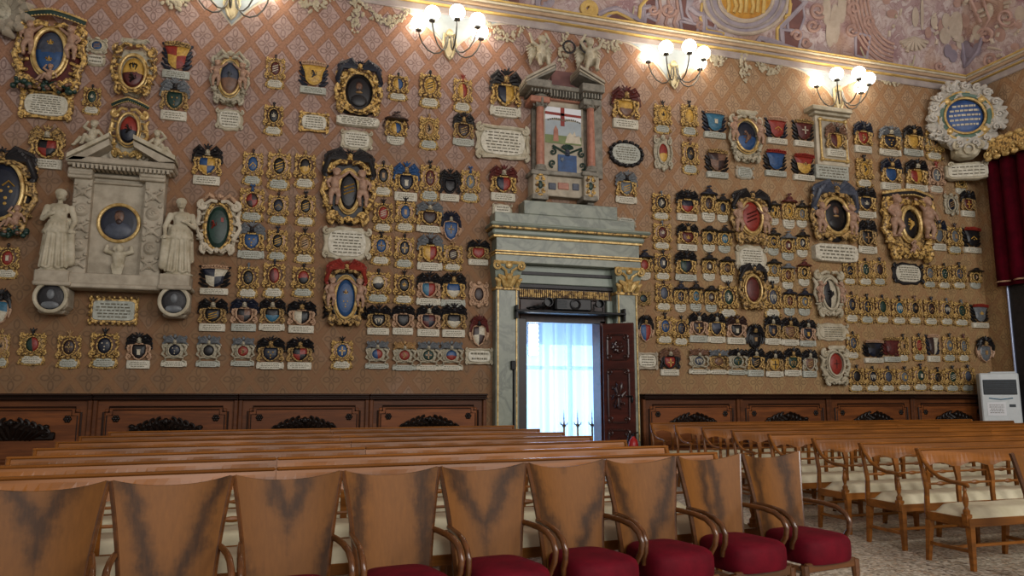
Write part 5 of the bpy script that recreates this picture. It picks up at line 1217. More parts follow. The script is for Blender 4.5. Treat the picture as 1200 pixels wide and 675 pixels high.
# ---------------------------------------------------------------- corner wreath with blue tablet
def corner_wreath():
    c = at(1142, 138, D-.55); r = empty('wreathed_tablet', (14.72, 12.62, c.z), -.50, label='great white leafy wreath around a blue oval tablet in the room corner', cat='wreath')
    rnd = random.Random(8); m = MB()
    for ring, n, R0, R1 in ((0, 17, .46, .70), (1, 21, .56, .86), (2, 15, .44, .80)):
        for j in range(n):
            a = 2*PI*(j+.37*ring+rnd.uniform(-.2, .2))/n; q = rnd.uniform(.86, 1.10); tw = rnd.uniform(-.25, .25)
            for f_ in (-1, 0, 1):        # three-fingered leaf
                b_ = a+f_*.13; e = a+f_*.20+tw*.5; Rm = (R0+R1)/2*q; Re = R1*q*(1 if f_ == 0 else .93)
                m.tube([(R0*math.cos(a), -.06, R0*math.sin(a)), (Rm*math.cos(b_), -.24+.05*ring, Rm*math.sin(b_)), (Re*math.cos(e), -.14-.04*abs(f_), Re*math.sin(e)), ((Re-.03)*math.cos(e+.06*f_), -.20, (Re-.03)*math.sin(e+.06*f_))], [.05, .075, .05, .025], 7)
            if ring == 2: m.spiral((R1-.12)*math.cos(a), (R1-.12)*math.sin(a), .09, a, 1.2, -.30, .03)
    m.build('leaves', 'white_stone', r)
    m = MB(); m.slab(sq(0, 0, .70, .72, 40, 2.1), .1, -.08, .05); m.build('back_plate', 'cream_stone', r)
    m = MB(); m.tube([(.50*math.cos(q), -.22, .50*math.sin(q)) for q in [2*PI*j/40 for j in range(41)]], .055, 8); m.build('green_band', 'paint_green_band', r)
    m = MB()
    for R in (.42, .57): m.tube([(R*math.cos(q), -.24, R*math.sin(q)) for q in [2*PI*j/40 for j in range(41)]], .028, 7)
    for j in range(4): a = PI/4+PI/2*j; m.ell((.5*math.cos(a), -.27, .5*math.sin(a)), (.08, .05, .08), 8, 6)
    m.build('gilt_rings', 'bright_gilt', r)
    m = MB(); m.dome(sq(0, 0, .40, .40, 36, 2), -.16, .06, 5); o = m.build('tablet', 'paint_bright_blue', r)
    m = MB()
    for i in range(5):
        z = .24-.11*i; hw = .9*math.sqrt(max(0, .36**2-z*z)); x = -hw
        while x < hw: L = rnd.uniform(.04, .09); m.box(x, min(hw, x+L), -.235+.25*(x*x+z*z), -.17, z-.022, z+.022); x += L+.02
    m.build('lettering', 'paint_w', o, False)
    m = MB(); m.slab(sq(0, -.80, .26, .17, 28, 2.6, .04, 7), .1, -.24, .05)
    for s in (-1, 1): m.spiral(s*.22, -.72, .10, PI/2, -s*1.2, -.26, .04)
    m.tube([(.10*math.cos(q), -.30, -.80+.11*math.sin(q)) for q in [2*PI*j/20 for j in range(21)]], .025, 6); m.build('lower_cartouche', 'cream_stone', r)
    r2 = empty('wall_plaque', (14.80, 12.66, c.z-1.22), -.50, label='scrolled white plaque under the great corner wreath', cat='plaque')
    f, p, k = MB(), MB(), MB(); f.slab(sq(0, 0, .48, .20, 40, 4, .04, 9), .1, -.06, .02); f.spiral(-.36, .14, .07, 0, 1.2, -.09, .025); f.spiral(.36, .14, .07, PI, -1.2, -.09, .025)
    p.slab(sq(0, 0, .42, .15, 30, 5), 0, -.08, .01); lines(k, -.36, .36, -.12, .12, -.08, 3, rnd, .3)
    f.build('frame', 'cream_stone', r2); o = p.build('inscription_panel', 'plate', r2); k.build('lettering', 'ink', o, False)
corner_wreath()
# ---------------------------------------------------------------- curtain and gilt pelmet on the right wall
def curtain():
    m = MB(); y0, y1 = 12.5, 10.0; z0, z1 = atx(1182, 336).z, 6.75; n, k = 110, 10; vs = []
    for j in range(k+1):
        for i in range(n+1):
            t = i/n; y = y0+(y1-y0)*t; ph = t*44; am = .05+.035*(1-j/k)
            vs.append((XR-.16-am*math.sin(ph)-.03*math.sin(ph*.37), y+.02*math.cos(ph), z1+(z0-z1)*j/k))
    m.add(vs, [(j*(n+1)+i, j*(n+1)+i+1, (j+1)*(n+1)+i+1, (j+1)*(n+1)+i) for j in range(k) for i in range(n)])
    o = m.build('velvet_curtain', 'velvet_curtain'); s = o.modifiers.new('s', 'SOLIDIFY'); s.thickness = .02
    tag(o, 'long dark crimson velvet curtain hanging on the right wall', 'curtain')
    m = MB(); m.tube([(XR-.23-.05*math.sin(j*.9), 12.5-2.5*j/40, z0+.10) for j in range(41)], .018, 6); m.build('gold_trim', 'rose_gilt', o)
    r = empty('gilt_pelmet', (XR, 11.2, 6.9), label='carved gilt pelmet board over the crimson curtain', cat='pelmet')
    m = MB(); m.bbox(-.42, 0, -1.3, 1.12, -.16, .22, .04); b = m.build('board', 'gilt', r)
    m = MB()
    for j in range(12):
        y = 1.05-.21*j; m.xf(Matrix.Identity(4)); q = MB(); q.spiral(0, 0, .10, 0, 1.2*(1 if j % 2 else -1), 0, .035); q.xf(Matrix.Translation((-.44, y, -.08)) @ Matrix.Rotation(-PI/2, 4, 'Z')); m.add(q.v, q.f)
        m.ell((-.42, y, -.18), (.05, .09, .06), 8, 6); m.ell((-.40, y+.1, .22), (.06, .11, .06), 8, 6)
    m.build('scrollwork', 'bright_gilt', r)
curtain()
# ---------------------------------------------------------------- globe lamps on the wall
def globe_lamp(cx, cz):
    r = empty('globe_wall_lamp', (cx, D, cz))
    m = MB(); m.slab(sq(0, -.15, .10, .27, 28, 2.2, .05, 8), 0, -.05, .02); m.ell((0, -.07, .05), (.07, .06, .09), 12, 8); m.tube([(-.10, -.05, .05), (-.13, -.08, -.2), (-.05, -.08, -.42), (0, -.08, -.48), (.05, -.08, -.42), (.13, -.08, -.2), (.10, -.05, .05)], .022, 7); m.build('back_plate', 'pale_brass', r)
    R = .60
    for a in (0, 45, 90, 135, 180):
        c, s = math.cos(math.radians(a)), -math.sin(math.radians(a)); pts = []
        prof = [(.07, -.05), (.08, -.18), (.12, -.30), (.20, -.385), (.30, -.41), (.42, -.36), (.52, -.24), (.58, -.10), (.60, .0)]
        for ra, z in prof: pts.append((c*ra, s*ra-.10, z))
        m = MB(); m.tube(pts, .014, 7); arm = m.build('arm', 'lamp_metal', r)
        m = MB(); m.lathe([(.0, -.02), (.055, -.01), (.065, .02), (.03, .03)], (c*R, s*R-.10, .0), 14); m.build('holder', 'lamp_metal', arm)
        m = MB(); m.ell((c*R, s*R-.10, .145), .142, 24, 16); m.build('glass_globe', 'globe_glow', r)
    return r

LZ = [at(275, -6).z, at(528, 43).z, at(789, 79).z, at(985, 107).z]
LL = ['leftmost globe lamp, cut by the top of the photo', 'five-globe wall lamp left of the central monument', 'five-globe wall lamp right of the central monument', 'five-globe wall lamp above the cream memorial frame']
proto_l = index_tree(globe_lamp(at(275, -6).x, LZ[0]))
for i, (px, py) in enumerate(((275, -6), (528, 43), (789, 79), (981, 107))):
    o = proto_l if i == 0 else copy_tree(proto_l); p = at(px, py); o.location = (p.x-.03, D, p.z-.02); tag(o, LL[i], 'lamp', 'globe wall lamps')
# ---------------------------------------------------------------- doorway
def veined_frame():
    r = empty('marble_doorway', (0, 0, 0), label='grey-green veined marble door surround with gilt capitals and stepped top', cat='doorway')
    def bx(x0, x1, d, z0, z1, nm, mat='veined_marble', b=.01, y1=D): m = MB(); m.bbox(x0, x1, D-d, y1, z0, z1, b); return m.build(nm, mat, r, False)
    for x0, x1 in ((3.60, 4.02), (5.98, 6.42)):
        bx(x0, x1, .24, .5, 3.38, 'pilaster'); bx(x0-.04, x1+.04, .30, .003, .5, 'pedestal')
        for x in (x0+.035, x1-.035): bx(x-.012, x+.012, .262, .6, 3.34, 'gilt_fillet', 'bright_gilt', .004, D-.23)
        bx(x0-.02, x1+.02, .28, 3.34, 3.40, 'gilt_astragal', 'gilt')
        m = MB(); cx = (x0+x1)/2; hw = (x1-x0)/2
        m.add([(cx-hw, D, 3.38), (cx+hw, D, 3.38), (cx+hw*1.3, D, 3.82), (cx-hw*1.3, D, 3.82), (cx-hw, D-.25, 3.38), (cx+hw, D-.25, 3.38), (cx+hw*1.3, D-.36, 3.82), (cx-hw*1.3, D-.36, 3.82)], [(4, 5, 6, 7), (0, 4, 7, 3), (1, 2, 6, 5), (3, 7, 6, 2)])
        m.build('capital_bell', 'marble_green', r, False)
        m = MB()
        for s in (-1, 1):
            m.spiral(cx+s*hw*1.02, 3.76, .085, PI/2, -s*1.3, D-.38, .026)
            m.tube([(cx+s*hw*.2, D-.30, 3.40), (cx+s*hw*.55, D-.35, 3.55), (cx+s*hw*.95, D-.36, 3.60)], [.05, .06, .02], 7)
            m.tube([(cx+s*hw*.8, D-.27, 3.40), (cx+s*hw*.9, D-.33, 3.50), (cx+s*hw*1.2, D-.34, 3.54)], [.04, .05, .02], 7)
            m.tube([(cx+s*hw*.1, D-.32, 3.50), (cx+s*hw*.3, D-.36, 3.68), (cx+s*hw*.7, D-.38, 3.74)], .025, 6)
        m.ell((cx, D-.36, 3.78), (.07, .04, .06), 10, 6); m.tube([(cx, D-.29, 3.40), (cx, D-.36, 3.55), (cx, D-.34, 3.62)], [.05, .07, .03], 8)
        m.tube([(cx-hw*1.35, D-.36, 3.83), (cx+hw*1.35, D-.36, 3.83)], .03, 6); m.build('capital_leaves', 'bright_gilt', r)
    bx(4.02, 5.98, .12, 3.50, 3.84, 'lintel_block', 'marble_green'); bx(4.0, 6.0, .16, 3.66, 3.72, 'lintel_fillet', 'blackened', .004)
    bx(3.56, 6.46, .34, 3.84, 3.98, 'architrave'); bx(3.55, 6.47, .36, 3.98, 4.01, 'gilt_line', 'bright_gilt', .004); bx(3.55, 6.47, .37, 4.03, 4.055, 'gilt_line', 'bright_gilt', .004)
    bx(3.58, 6.44, .32, 4.01, 4.30, 'frieze'); bx(3.52, 6.50, .34, 4.30, 4.345, 'gilt_line', 'bright_gilt', .008); bx(3.50, 6.54, .38, 4.345, 4.45, 'cornice', 'marble_green', .03)
    bx(3.46, 6.60, .44, 4.45, 4.49, 'gilt_line', 'gilt', .01); bx(3.44, 6.64, .48, 4.49, 4.56, 'cornice_top', 'marble_green', .03); bx(3.54, 6.34, .36, 4.56, 4.76, 'attic_step'); bx(4.10, 5.98, .36, 4.76, 5.02, 'attic_block')
    # inner order: gilt fluted band, brown panel
    bx(4.02, 5.98, .10, 3.42, 3.50, 'inner_moulding', 'blackened')
    m = MB(); n = 44
    for j in range(n): x = 4.10+1.80*j/n; m.bbox(x, x+1.8/n*.55, D-.09, D, 3.25, 3.40, .004)
    m.build('gilt_flutes', 'gilt', r, False); bx(4.06, 5.94, .05, 3.23, 3.43, 'flute_band', 'paint_p')
    for x0, x1 in ((4.02, 4.09), (5.86, 5.98)): bx(x0, x1, .06, .003, 3.24, 'inner_jamb', 'marble_green', .01, D+.05)
    bx(4.14, 5.86, -.02, 2.80, 3.25, 'transom_panel', 'paint_p', .01, D+.12)
    bx(4.08, 4.25, .03, .003, 2.86, 'wooden_jamb', 'dark_jamb', .01, D+.40); bx(5.74, 5.88, -.02, .003, 2.86, 'wooden_jamb', 'door_wood', .01, D+.40)
    rebase(r, Vector((5.01, D, 0)))
veined_frame()
def relief_panel(m, x0, x1, z0, z1, y, T=.022):
    """raised moulding with curled corners, on the -y face"""
    cx, cz, hw, hh = (x0+x1)/2, (z0+z1)/2, (x1-x0)/2, (z1-z0)/2
    for s in (-1, 1):
        m.tube([(cx-hw*.6, y, cz+s*hh), (cx, y-.01, cz+s*hh*1.02), (cx+hw*.6, y, cz+s*hh)], T, 6); m.tube([(cx+s*hw, y, cz-hh+.4*hw), (cx+s*hw, y, cz+hh-.4*hw)], T, 6)
        for q in (-1, 1): m.spiral(cx+s*hw*.75, cz+q*(hh-hw*.25), hw*.28, PI/2*q, -s*q*1.2, y-.01, T)
def door_leaf(hx, hy, ang, label, w_=.78, flip=1):
    r = empty('door_leaf', (hx, hy, .01), ang, label=label, cat='door', group='carved doors')
    m = MB(); m.bbox(0, w_, -.03, .03, 0, 2.78, .01); m.build('panel', 'door_wood', r, False)
    m = MB(); f = -.035
    for z0, z1 in ((2.10, 2.56), (.95, 1.92), (.25, .80)): relief_panel(m, .10, w_-.10, z0, z1, f)
    for cz, s in ((2.33, .12), (1.43, .14), (.52, .12)):
        for j in range(8):
            a = 2*PI*j/8; m.tube([(w_/2, f, cz), (w_/2+s*.5*math.cos(a), f-.03, cz+s*(1.4 if s > .13 else .7)*math.sin(a)), (w_/2+s*math.cos(a+.3), f, cz+s*(1.9 if s > .13 else 1)*math.sin(a+.3))], [.03, .036, .014], 6)
            m.spiral(w_/2+s*.8*math.cos(a), cz+s*(1.5 if s > .13 else .8)*math.sin(a), .035, a, 1.1, f-.02, .011)
        m.ell((w_/2, f-.03, cz), .045, 8, 6)
    m.build('carving', 'carved_gloss', r)
    m = MB(); m.tube([(w_-.05, -.03, 1.42), (w_-.05, -.10, 1.42), (w_-.14, -.10, 1.42)], .014, 7); m.ell((w_-.05, -.04, 1.36), (.025, .015, .07), 8, 6); m.build('handle', 'iron', r)

door_leaf(5.74, D-.10, -math.radians(40), 'carved dark wooden door leaf standing open right of the doorway', .60)
door_leaf(4.18, D+.02, math.radians(84), 'dark wooden door leaf folded back inside the left doorway jamb', .70)
# the room beyond: bright window behind a sheer curtain
b = MB(); b.box(2.6, 7.9, D+2.6, D+2.7, -.1, 3.6); b.box(2.5, 2.6, D+.5, D+2.7, -.1, 3.6); b.box(7.9, 8.0, D+.5, D+2.7, -.1, 3.6); b.box(2.5, 8.0, D+.5, D+2.7, 3.5, 3.6)
pbr('pale_plaster', 'aeb6bd', None, .9); struct(b, 'wall_anteroom', 'pale_plaster')
b = MB(); b.box(4.2, 7.75, D+2.56, D+2.58, .2, 2.6); wo = b.build('window_1', 'sky_glow'); wo['kind'] = 'structure'
b = MB()
for x in (4.2, 5.55, 6.1, 7.8): b.bbox(x-.05, x+.05, D+2.50, D+2.56, .1, 2.7, .01)
for z in (.2, 2.05, 2.6): b.bbox(4.2, 7.3, D+2.51, D+2.57, z-.04, z+.04, .01)
o = b.build('window_frame', 'pale_plaster', wo, False)
def sheer():
    m_, t, bb = base('sheer_fabric', .8); t.nodes.remove(bb); out = t.nodes['Material Output']
    tr = t.nodes.new('ShaderNodeBsdfTransparent'); tl = t.nodes.new('ShaderNodeBsdfTranslucent'); df = t.nodes.new('ShaderNodeBsdfDiffuse')
    tr.inputs[0].default_value = (.75, .88, 1, 1); tl.inputs[0].default_value = (.72, .86, 1, 1); df.inputs[0].default_value = (.75, .8, .85, 1)
    a = t.nodes.new('ShaderNodeMixShader'); a.inputs[0].default_value = .66; c = t.nodes.new('ShaderNodeMixShader'); c.inputs[0].default_value = .28
    t.links.new(tl.outputs[0], c.inputs[1]); t.links.new(df.outputs[0], c.inputs[2]); t.links.new(tr.outputs[0], a.inputs[1]); t.links.new(c.outputs[0], a.inputs[2]); t.links.new(a.outputs[0], out.inputs[0])
    m = MB(); n, k = 180, 6; vs = []
    for j in range(k+1):
        for i in range(n+1):
            q = i/n; x = 3.2+4.3*q; ph = q*110+1.3*math.sin(q*23); vs.append((x, D+1.1+.075*math.sin(ph)+.04*math.sin(ph*.41), 3.3-3.26*j/k))
    m.add(vs, [(j*(n+1)+i, j*(n+1)+i+1, (j+1)*(n+1)+i+1, (j+1)*(n+1)+i) for j in range(k) for i in range(n)])
    tag(m.build('sheer_curtain', 'sheer_fabric'), 'sheer white pleated curtain glowing blue in the doorway', 'curtain')
sheer()
area('window_light', (5.5, D+2.45, 1.5), (-PI/2, 0, 0), 2.9, 2.4, 75, (.62, .82, 1.0))
r = empty('strip_lamp', (at(625, 398, D+.95).x, D+.95, at(625, 398, D+.95).z), label='glaring white vertical strip light at the left of the doorway', cat='lamp')
m = MB(); m.bbox(-.11, .11, 0, .04, -.32, .32, .01); m.build('housing', 'white_plastic', r, False)
m = MB()
for j in range(7): m.ell((-.05, -.01, -.27+.09*j), (.052, .03, .043), 12, 8); m.ell((.05, -.01, -.27+.09*j), (.052, .03, .043), 12, 8)
m.build('bulbs', 'strip_glow', r)
for i, px in enumerate((661, 677, 694)):
    p = at(px, 500, D+.75); r = empty('spiked_post', (p.x, D+.75, 0), label='%s slim metal post with spiked star finial in the doorway' % ('left', 'middle', 'right')[i], cat='post', group='spiked posts')
    m = MB(); m.tube([(0, 0, .0), (0, 0, .78)], .022, 8); m.lathe([(.09, 0), (.09, .03), (.03, .06)], (0, 0, .0), 14); m.build('pole', 'old_gilt', r)
    m = MB(); m.tube([(0, 0, .78), (0, 0, 1.16)], [.022, .004], 8); m.ell((0, 0, .86), (.04, .04, .035), 10, 8)
    for s in range(6): a = PI*s/3; m.tube([(0, 0, .86), (.07*math.cos(a), .07*math.sin(a), .885), (.085*math.cos(a), .085*math.sin(a), .93)], [.012, .009, .003], 6)
    m.build('finial', 'old_gilt', r)
# shelf with projector over the door
r = empty('equipment_shelf', (5.02, D-.10, 2.98), label='black equipment shelf spanning the top of the doorway', cat='shelf')
m = MB(); m.bbox(-1.08, 1.08, -.30, .04, -.045, 0, .008); m.build('board', 'iron', r, False)
m = MB()
for s in (-1, 1): m.bbox(s*1.06-.02, s*1.06+.02, -.28, .0, -.16, .08, .005)
m.build('bracket', 'iron', r, False)
r = empty('projector', (5.05, D-.24, 2.982), label='black projector with round lens on the shelf above the door', cat='projector')
m = MB(); m.bbox(-.36, .36, -.16, .16, 0, .24, .03); m.build('body', 'black_plastic', r, False)
m = MB(); m.lathe([(.085, 0), (.10, .05), (.07, .06), (.06, .03)], (.02, -.15, .12), 20, Matrix.Rotation(PI/2, 3, 'X')); m.build('lens', 'dark_glass', r)
m = MB()
for j in range(7): m.bbox(-.32, -.14, -.168, -.15, .05+.022*j, .058+.022*j, .002)
m.build('vent', 'grille', r, False)
for x, lab in ((4.58, 'small black spotlight left of the projector'), (5.60, 'small black spotlight right of the projector')):
    r = empty('spotlight', (x, D-.24, 2.982), label=lab, cat='spotlight', group='spotlights on the shelf')
    m = MB(); m.lathe([(.05, -.08), (.07, 0), (.085, .08), (.075, .08), (.06, 0)], (0, -.02, .16), 16, Matrix.Rotation(PI/2, 3, 'X')); m.build('lamp_head', 'black_plastic', r)
    m = MB(); m.tube([(-.09, 0, .16), (-.09, 0, .02), (.09, 0, .02), (.09, 0, .16)], .012, 6); m.bbox(-.08, .08, -.06, .06, 0, .02, .004); m.build('yoke', 'iron', r)
rnd = random.Random(6); m = MB(); P = []
for j in range(60): a = j*.55; P.append((4.28+.006*j*.6+.12*math.cos(a)*rnd.uniform(.7, 1.1), D-.22+.07*math.sin(a), 2.992+.04*abs(math.sin(a*.37))+.0009*j))
m.tube(P, .010, 5); tag(m.build('cable_coil', 'iron'), 'tangle of black cable at the left end of the shelf', 'cable')
m = MB(); m.tube([(3.93, D-.262, .35), (3.93, D-.262, 1.9)], .018, 7); o = m.build('cable_conduit', 'iron'); tag(o, 'thin black conduit rising up the left door pilaster', 'conduit')
m = MB(); m.bbox(3.87, 3.95, D-.31, D-.245, 1.90, 2.06, .01); o2 = m.build('switch_box', 'iron', o, False)
# ---------------------------------------------------------------- carved wooden stalls along the foot of the wall
def stall(x0, x1, n):
    r = bpy.data.objects.new('trim_%d' % n, None); C.objects.link(r); r.location = ((x0+x1)/2, D, 0); r['kind'] = 'structure'; hw = (x1-x0)/2
    m = MB(); m.bbox(-hw, hw, -.10, 0, 0, 1.38, .01); m.build('back_board', 'wainscot_wood', r, False)
    m = MB(); m.bbox(-hw, hw, -.22, 0, 1.38, 1.41, .01); m.bbox(-hw, hw, -.18, 0, 1.41, 1.44, .01); m.bbox(-hw, hw, -.24, 0, 1.44, 1.475, .012); m.build('cornice', 'dark_cornice', r, False)
    m = MB()
    for s in (-1, 1): m.bbox(s*(hw-.036)-.034, s*(hw-.036)+.034, -.15, 0, 0, 1.38, .012)
    m.build('stile', 'wainscot_wood', r, False)
    m = MB(); m.bbox(-hw+.17, hw-.17, -.115, -.09, .5, 1.24, .01); m.build('inset_panel', 'stall_panel', r, False)
    def ring(i, z1, T, y):
        a = hw-i; c = .08; P = [(-a, .45), (-a, z1-c), (-a+c, z1-c), (-a+c, z1), (a-c, z1), (a-c, z1-c), (a, z1-c), (a, .45)]
        m.tube([(p[0], y, p[1]) for p in P], T, 6)
    m = MB(); ring(.15, 1.27, .015, -.112); ring(.20, 1.22, .009, -.118); m.build('moulding', 'dark_cornice', r)
    rnd = random.Random(n); m = MB()
    for s in (-1, 1): 
        cx = s*(hw-.33)
        for j in range(6): a = 2*PI*j/6; m.ell((cx+.035*math.cos(a), -.125, 1.09+.035*math.sin(a)), (.025, .02, .025), 7, 5)
        m.ell((cx, -.13, 1.09), .025, 7, 5)
    m.build('rosette', 'dark_carving', r)
    m = MB()
    for s in (-1, 1):
        for j in range(5): m.spiral(s*(.08+.09*j), .93+.10*math.cos(j*.33*1.1)-.015*j, .075, PI/2, -s*1.2, -.16, .026); m.tube([(s*.06*j, -.12, .80), (s*(.05+.085*j), -.20, .98-.02*j), (s*(.12+.09*j), -.15, 1.05-.035*j)], [.04, .05, .02], 7)
        for j in range(12): m.ell((s*rnd.uniform(0, .5), -.15, .86+rnd.uniform(0, .12)), (.05, .04, .035), 7, 5)
    small_face(m, 0, -.20, 1.04, .06); m.bbox(-.58, .58, -.16, -.10, .78, .90, .02); m.build('carved_crest', 'dark_carving', r)
    m = MB(); m.bbox(-hw, hw, -.52, -.10, .42, .47, .012); m.bbox(-hw, hw, -.48, -.44, 0, .42, .008); m.build('seat', 'wainscot_wood', r, False)

xs = [-9.1, -7.0, -4.9, -2.79, -.69, 1.40, 3.46]
for i in range(len(xs)-1): stall(xs[i], xs[i+1], 60+i)
xs = [6.52, 8.65, 10.78, 12.95, 15.1]
for i in range(4): stall(xs[i], xs[i+1], 70+i)
# ---------------------------------------------------------------- white air unit
p0 = at(1149, 436, 12.3); p1 = at(1189, 436, 12.3)
r = empty('air_conditioner', ((p0.x+p1.x)/2-.10, 12.2, 0), -.70, label='tall white floor-standing air conditioner in the room corner', cat='air conditioner')
hw = .36; zt = p0.z-.02
m = MB(); m.bbox(-hw, hw, 0, .40, 0, zt, .025); m.build('cabinet', 'white_plastic', r, False)
m = MB(); m.bbox(-hw*.85, hw*.85, -.012, .02, zt-.46, zt-.14, .008); o = m.build('air_grille', 'grille', r, False)
m = MB()
for j in range(7): m.bbox(-hw*.84, hw*.84, -.03, -.005, zt-.445+.043*j, zt-.435+.043*j, .002)
m.build('louvre', 'blackened', o, False)
m = MB(); m.tube([(-hw*.6, -.003, zt-.53), (0, -.006, zt-.56), (hw*.6, -.003, zt-.53)], .012, 6); m.build('grip_line', 'paint_c', r)
m = MB(); m.box(-hw*.72, hw*.22, -.006, .001, zt-.90, zt-.62); o = m.build('paper_notice', 'paper', r, False); m = MB(); lines(m, -hw*.64, hw*.14, zt-.86, zt-.66, -.006, 5, random.Random(3), .3); m.build('lettering', 'ink', o, False)
m = MB(); m.box(hw*.40, hw*.72, -.006, .001, zt-.72, zt-.66); m.build('badge', 'grille', r, False)
m = MB(); m.bbox(-hw*.4, hw*.9, .05, .35, zt, zt+.03, .01); m.build('top_cover', 'white_plastic', r, False)
ye = atx(1187, 390).y
r = empty('dark_opening', (XR, ye-.9, 0), label='tall dark opening as a black panel with painted lit edge under the crimson curtain', cat='opening')
m = MB(); m.bbox(-.05, 0, -.88, .86, .003, 4.45, .01); m.build('panel', 'blackened', r, False); m = MB(); m.bbox(-.08, 0, .86, .90, .003, 4.40, .008); m.build('lit_edge_strip', 'lit_edge_paint', r, False)  # black panel paints the dark of an opening, pale strip its lit edge
p = at(742, 512, D-.75); r = empty('fire_extinguisher', (p.x, D-.75, 0), label='small red fire extinguisher half hidden behind a bench, right of the doorway', cat='fire extinguisher')
m = MB(); m.lathe([(.0, .0), (.085, 0), (.09, .02), (.09, .58), (.075, .65), (.035, .70), (.03, .72)], n=18); m.build('cylinder', 'extinguisher_red', r)
m = MB(); m.tube([(0, 0, .71), (0, 0, .77)], .022, 8); m.tube([(-.02, 0, .76), (.10, 0, .79)], .012, 6); m.tube([(0, 0, .75), (-.08, 0, .76), (-.11, 0, .66), (-.105, 0, .40)], .012, 6); m.build('valve', 'iron', r)
# ---------------------------------------------------------------- long benches
def bench(L, ends):
    r = empty('wooden_bench', (0, 0, 0)); n = max(3, round(L/.42)); sp = L/n
    m = MB(); vs = []; cols = n*8; th = .024                      # back board, lower edge cut in arches between the splats
    for i in range(cols+1):
        x = L*i/cols; ph = (x/sp) % 1; low = .80+.045*math.sin(PI*ph)**1.5 if 0 < i < cols else .80
        for (z, y) in ((low, .012), (.93, .048), (.955, .055)): vs += [(x, y-th/2, z), (x, y+th/2, z)]
    fs = []
    for i in range(cols):
        a, b = i*6, (i+1)*6
        fs += [(a, a+2, b+2, b), (a+2, a+4, b+4, b+2), (a+1, b+1, b+3, a+3), (a+3, b+3, b+5, a+5), (a, b, b+1, a+1), (a+4, a+5, b+5, b+4)]
    fs += [(0, 1, 3, 2), (2, 3, 5, 4)]; k = cols*6; fs += [(k, k+2, k+3, k+1), (k+2, k+4, k+5, k+3)]
    m.add(vs, fs); m.build('backrest', 'bench_wood', r, False)
    m = MB(); m.bbox(0, L, .028, .082, .952, .972, .008); m.build('top_rail', 'bench_wood', r, False)
    for i in range(1, n):
        x = i*sp; m = MB(); w0, w1 = .020, .032
        P = [(.0, .47, w0), (.004, .58, w0), (-.004, .70, w0*1.1), (.010, .81, w1)]
        for (y0, z0, a), (y1, z1, b) in zip(P, P[1:]):
            m.add([(x-a, y0-.012, z0), (x+a, y0-.012, z0), (x+a, y0+.012, z0), (x-a, y0+.012, z0), (x-b, y1-.012, z1), (x+b, y1-.012, z1), (x+b, y1+.012, z1), (x-b, y1+.012, z1)], [(0, 1, 5, 4), (1, 2, 6, 5), (2, 3, 7, 6), (3, 0, 4, 7)])
        m.build('splat', 'bench_wood', r, False)
    m = MB(); m.tube([(.02, 0, .66), (L-.02, 0, .66)], .011, 7)
    for i in range(n): m.lathe([(.011, -.05), (.018, -.02), (.02, 0), (.018, .02), (.011, .05)], ((i+.5)*sp, 0, .66), 8, Matrix.Rotation(PI/2, 3, 'Y'))
    m.build('back_rail', 'bench_wood', r)
    m = MB(); vs = []; nx, ny = max(12, int(L*9)), 10
    for i in range(nx+1):
        for j in range(ny+1):
            u, v = i/nx, j/ny; ex = min(u, 1-u)*L; ey = min(v, 1-v)*.42; e = min(1, ex/.05)**.5*min(1, ey/.06)**.5
            vs.append((.03+(L-.06)*u, -.44+.42*v, .425+.075*e+.008*math.sin(PI*((u*L/.60) % 1))*e))
    fs = [(i*(ny+1)+j, (i+1)*(ny+1)+j, (i+1)*(ny+1)+j+1, i*(ny+1)+j+1) for i in range(nx) for j in range(ny)]
    m.add(vs, fs); m.box(.03, L-.03, -.44, -.02, .405, .427); m.build('seat_cushion', 'cream_velvet', r)
    m = MB(); m.bbox(0, L, -.445, -.42, .355, .425, .004); m.bbox(0, L, -.02, .005, .355, .425, .004)
    for x in (.012, L-.012): m.bbox(x-.012, x+.012, -.44, 0, .355, .43, .004)
    m.build('seat_frame', 'bench_wood', r, False)
    legs = max(2, round(L/.9)+1)
    for i in range(legs):
        x = .03+(L-.06)*i/(legs-1)
        for y, dy in ((-.42, 0), (-.012, .045)):
            m = MB(); a, b = .026, .017
            m.add([(x-b, y+dy-b, 0), (x+b, y+dy-b, 0), (x+b, y+dy+b, 0), (x-b, y+dy+b, 0), (x-a, y-a, .36), (x+a, y-a, .36), (x+a, y+a, .36), (x-a, y+a, .36)], [(0, 1, 5, 4), (1, 2, 6, 5), (2, 3, 7, 6), (3, 0, 4, 7), (3, 2, 1, 0), (4, 5, 6, 7)])
            m.build('leg', 'bench_wood', r, False)
        m = MB(); m.bbox(x-.010, x+.010, -.42, .02, .14, .17, .003); m.build('side_stretcher', 'bench_wood', r, False)
    m = MB(); m.bbox(.03, L-.03, -.22, -.19, .14, .165, .003); m.build('stretcher', 'bench_wood', r, False)
    for x in ends:
        x = .02 if x == 0 else L-.02
        m = MB(); m.tube([(x, .045, .95), (x, .0, .87), (x, -.07, .79), (x, -.16, .735), (x, -.27, .712), (x, -.37, .708), (x, -.43, .700), (x, -.445, .685)], [.018, .018, .019, .019, .018, .018, .020, .014], 9, 1.0)
        m.tube([(x, .052, .935), (x, .022, .80), (x, -.012, .62), (x, -.002, .46), (x, .0, .40)], [.012, .020, .022, .024, .024], 8); a = m.build('armrest', 'bench_wood', r)
        m = MB(); m.lathe([(.028, 0), (.028, .06), (.018, .07), (.013, .085), (.022, .12), (.026, .15), (.018, .19), (.012, .215), (.017, .225), (.012, .24), (.012, .28)], (x, -.405, .43), 12); m.bbox(x-.03, x+.03, -.436, -.376, .36, .46, .005); m.build('arm_post', 'bench_wood', a)
    return index_tree(r)
NTH = ['first', 'second', 'third', 'fourth', 'fifth', 'sixth', 'seventh', 'eighth']
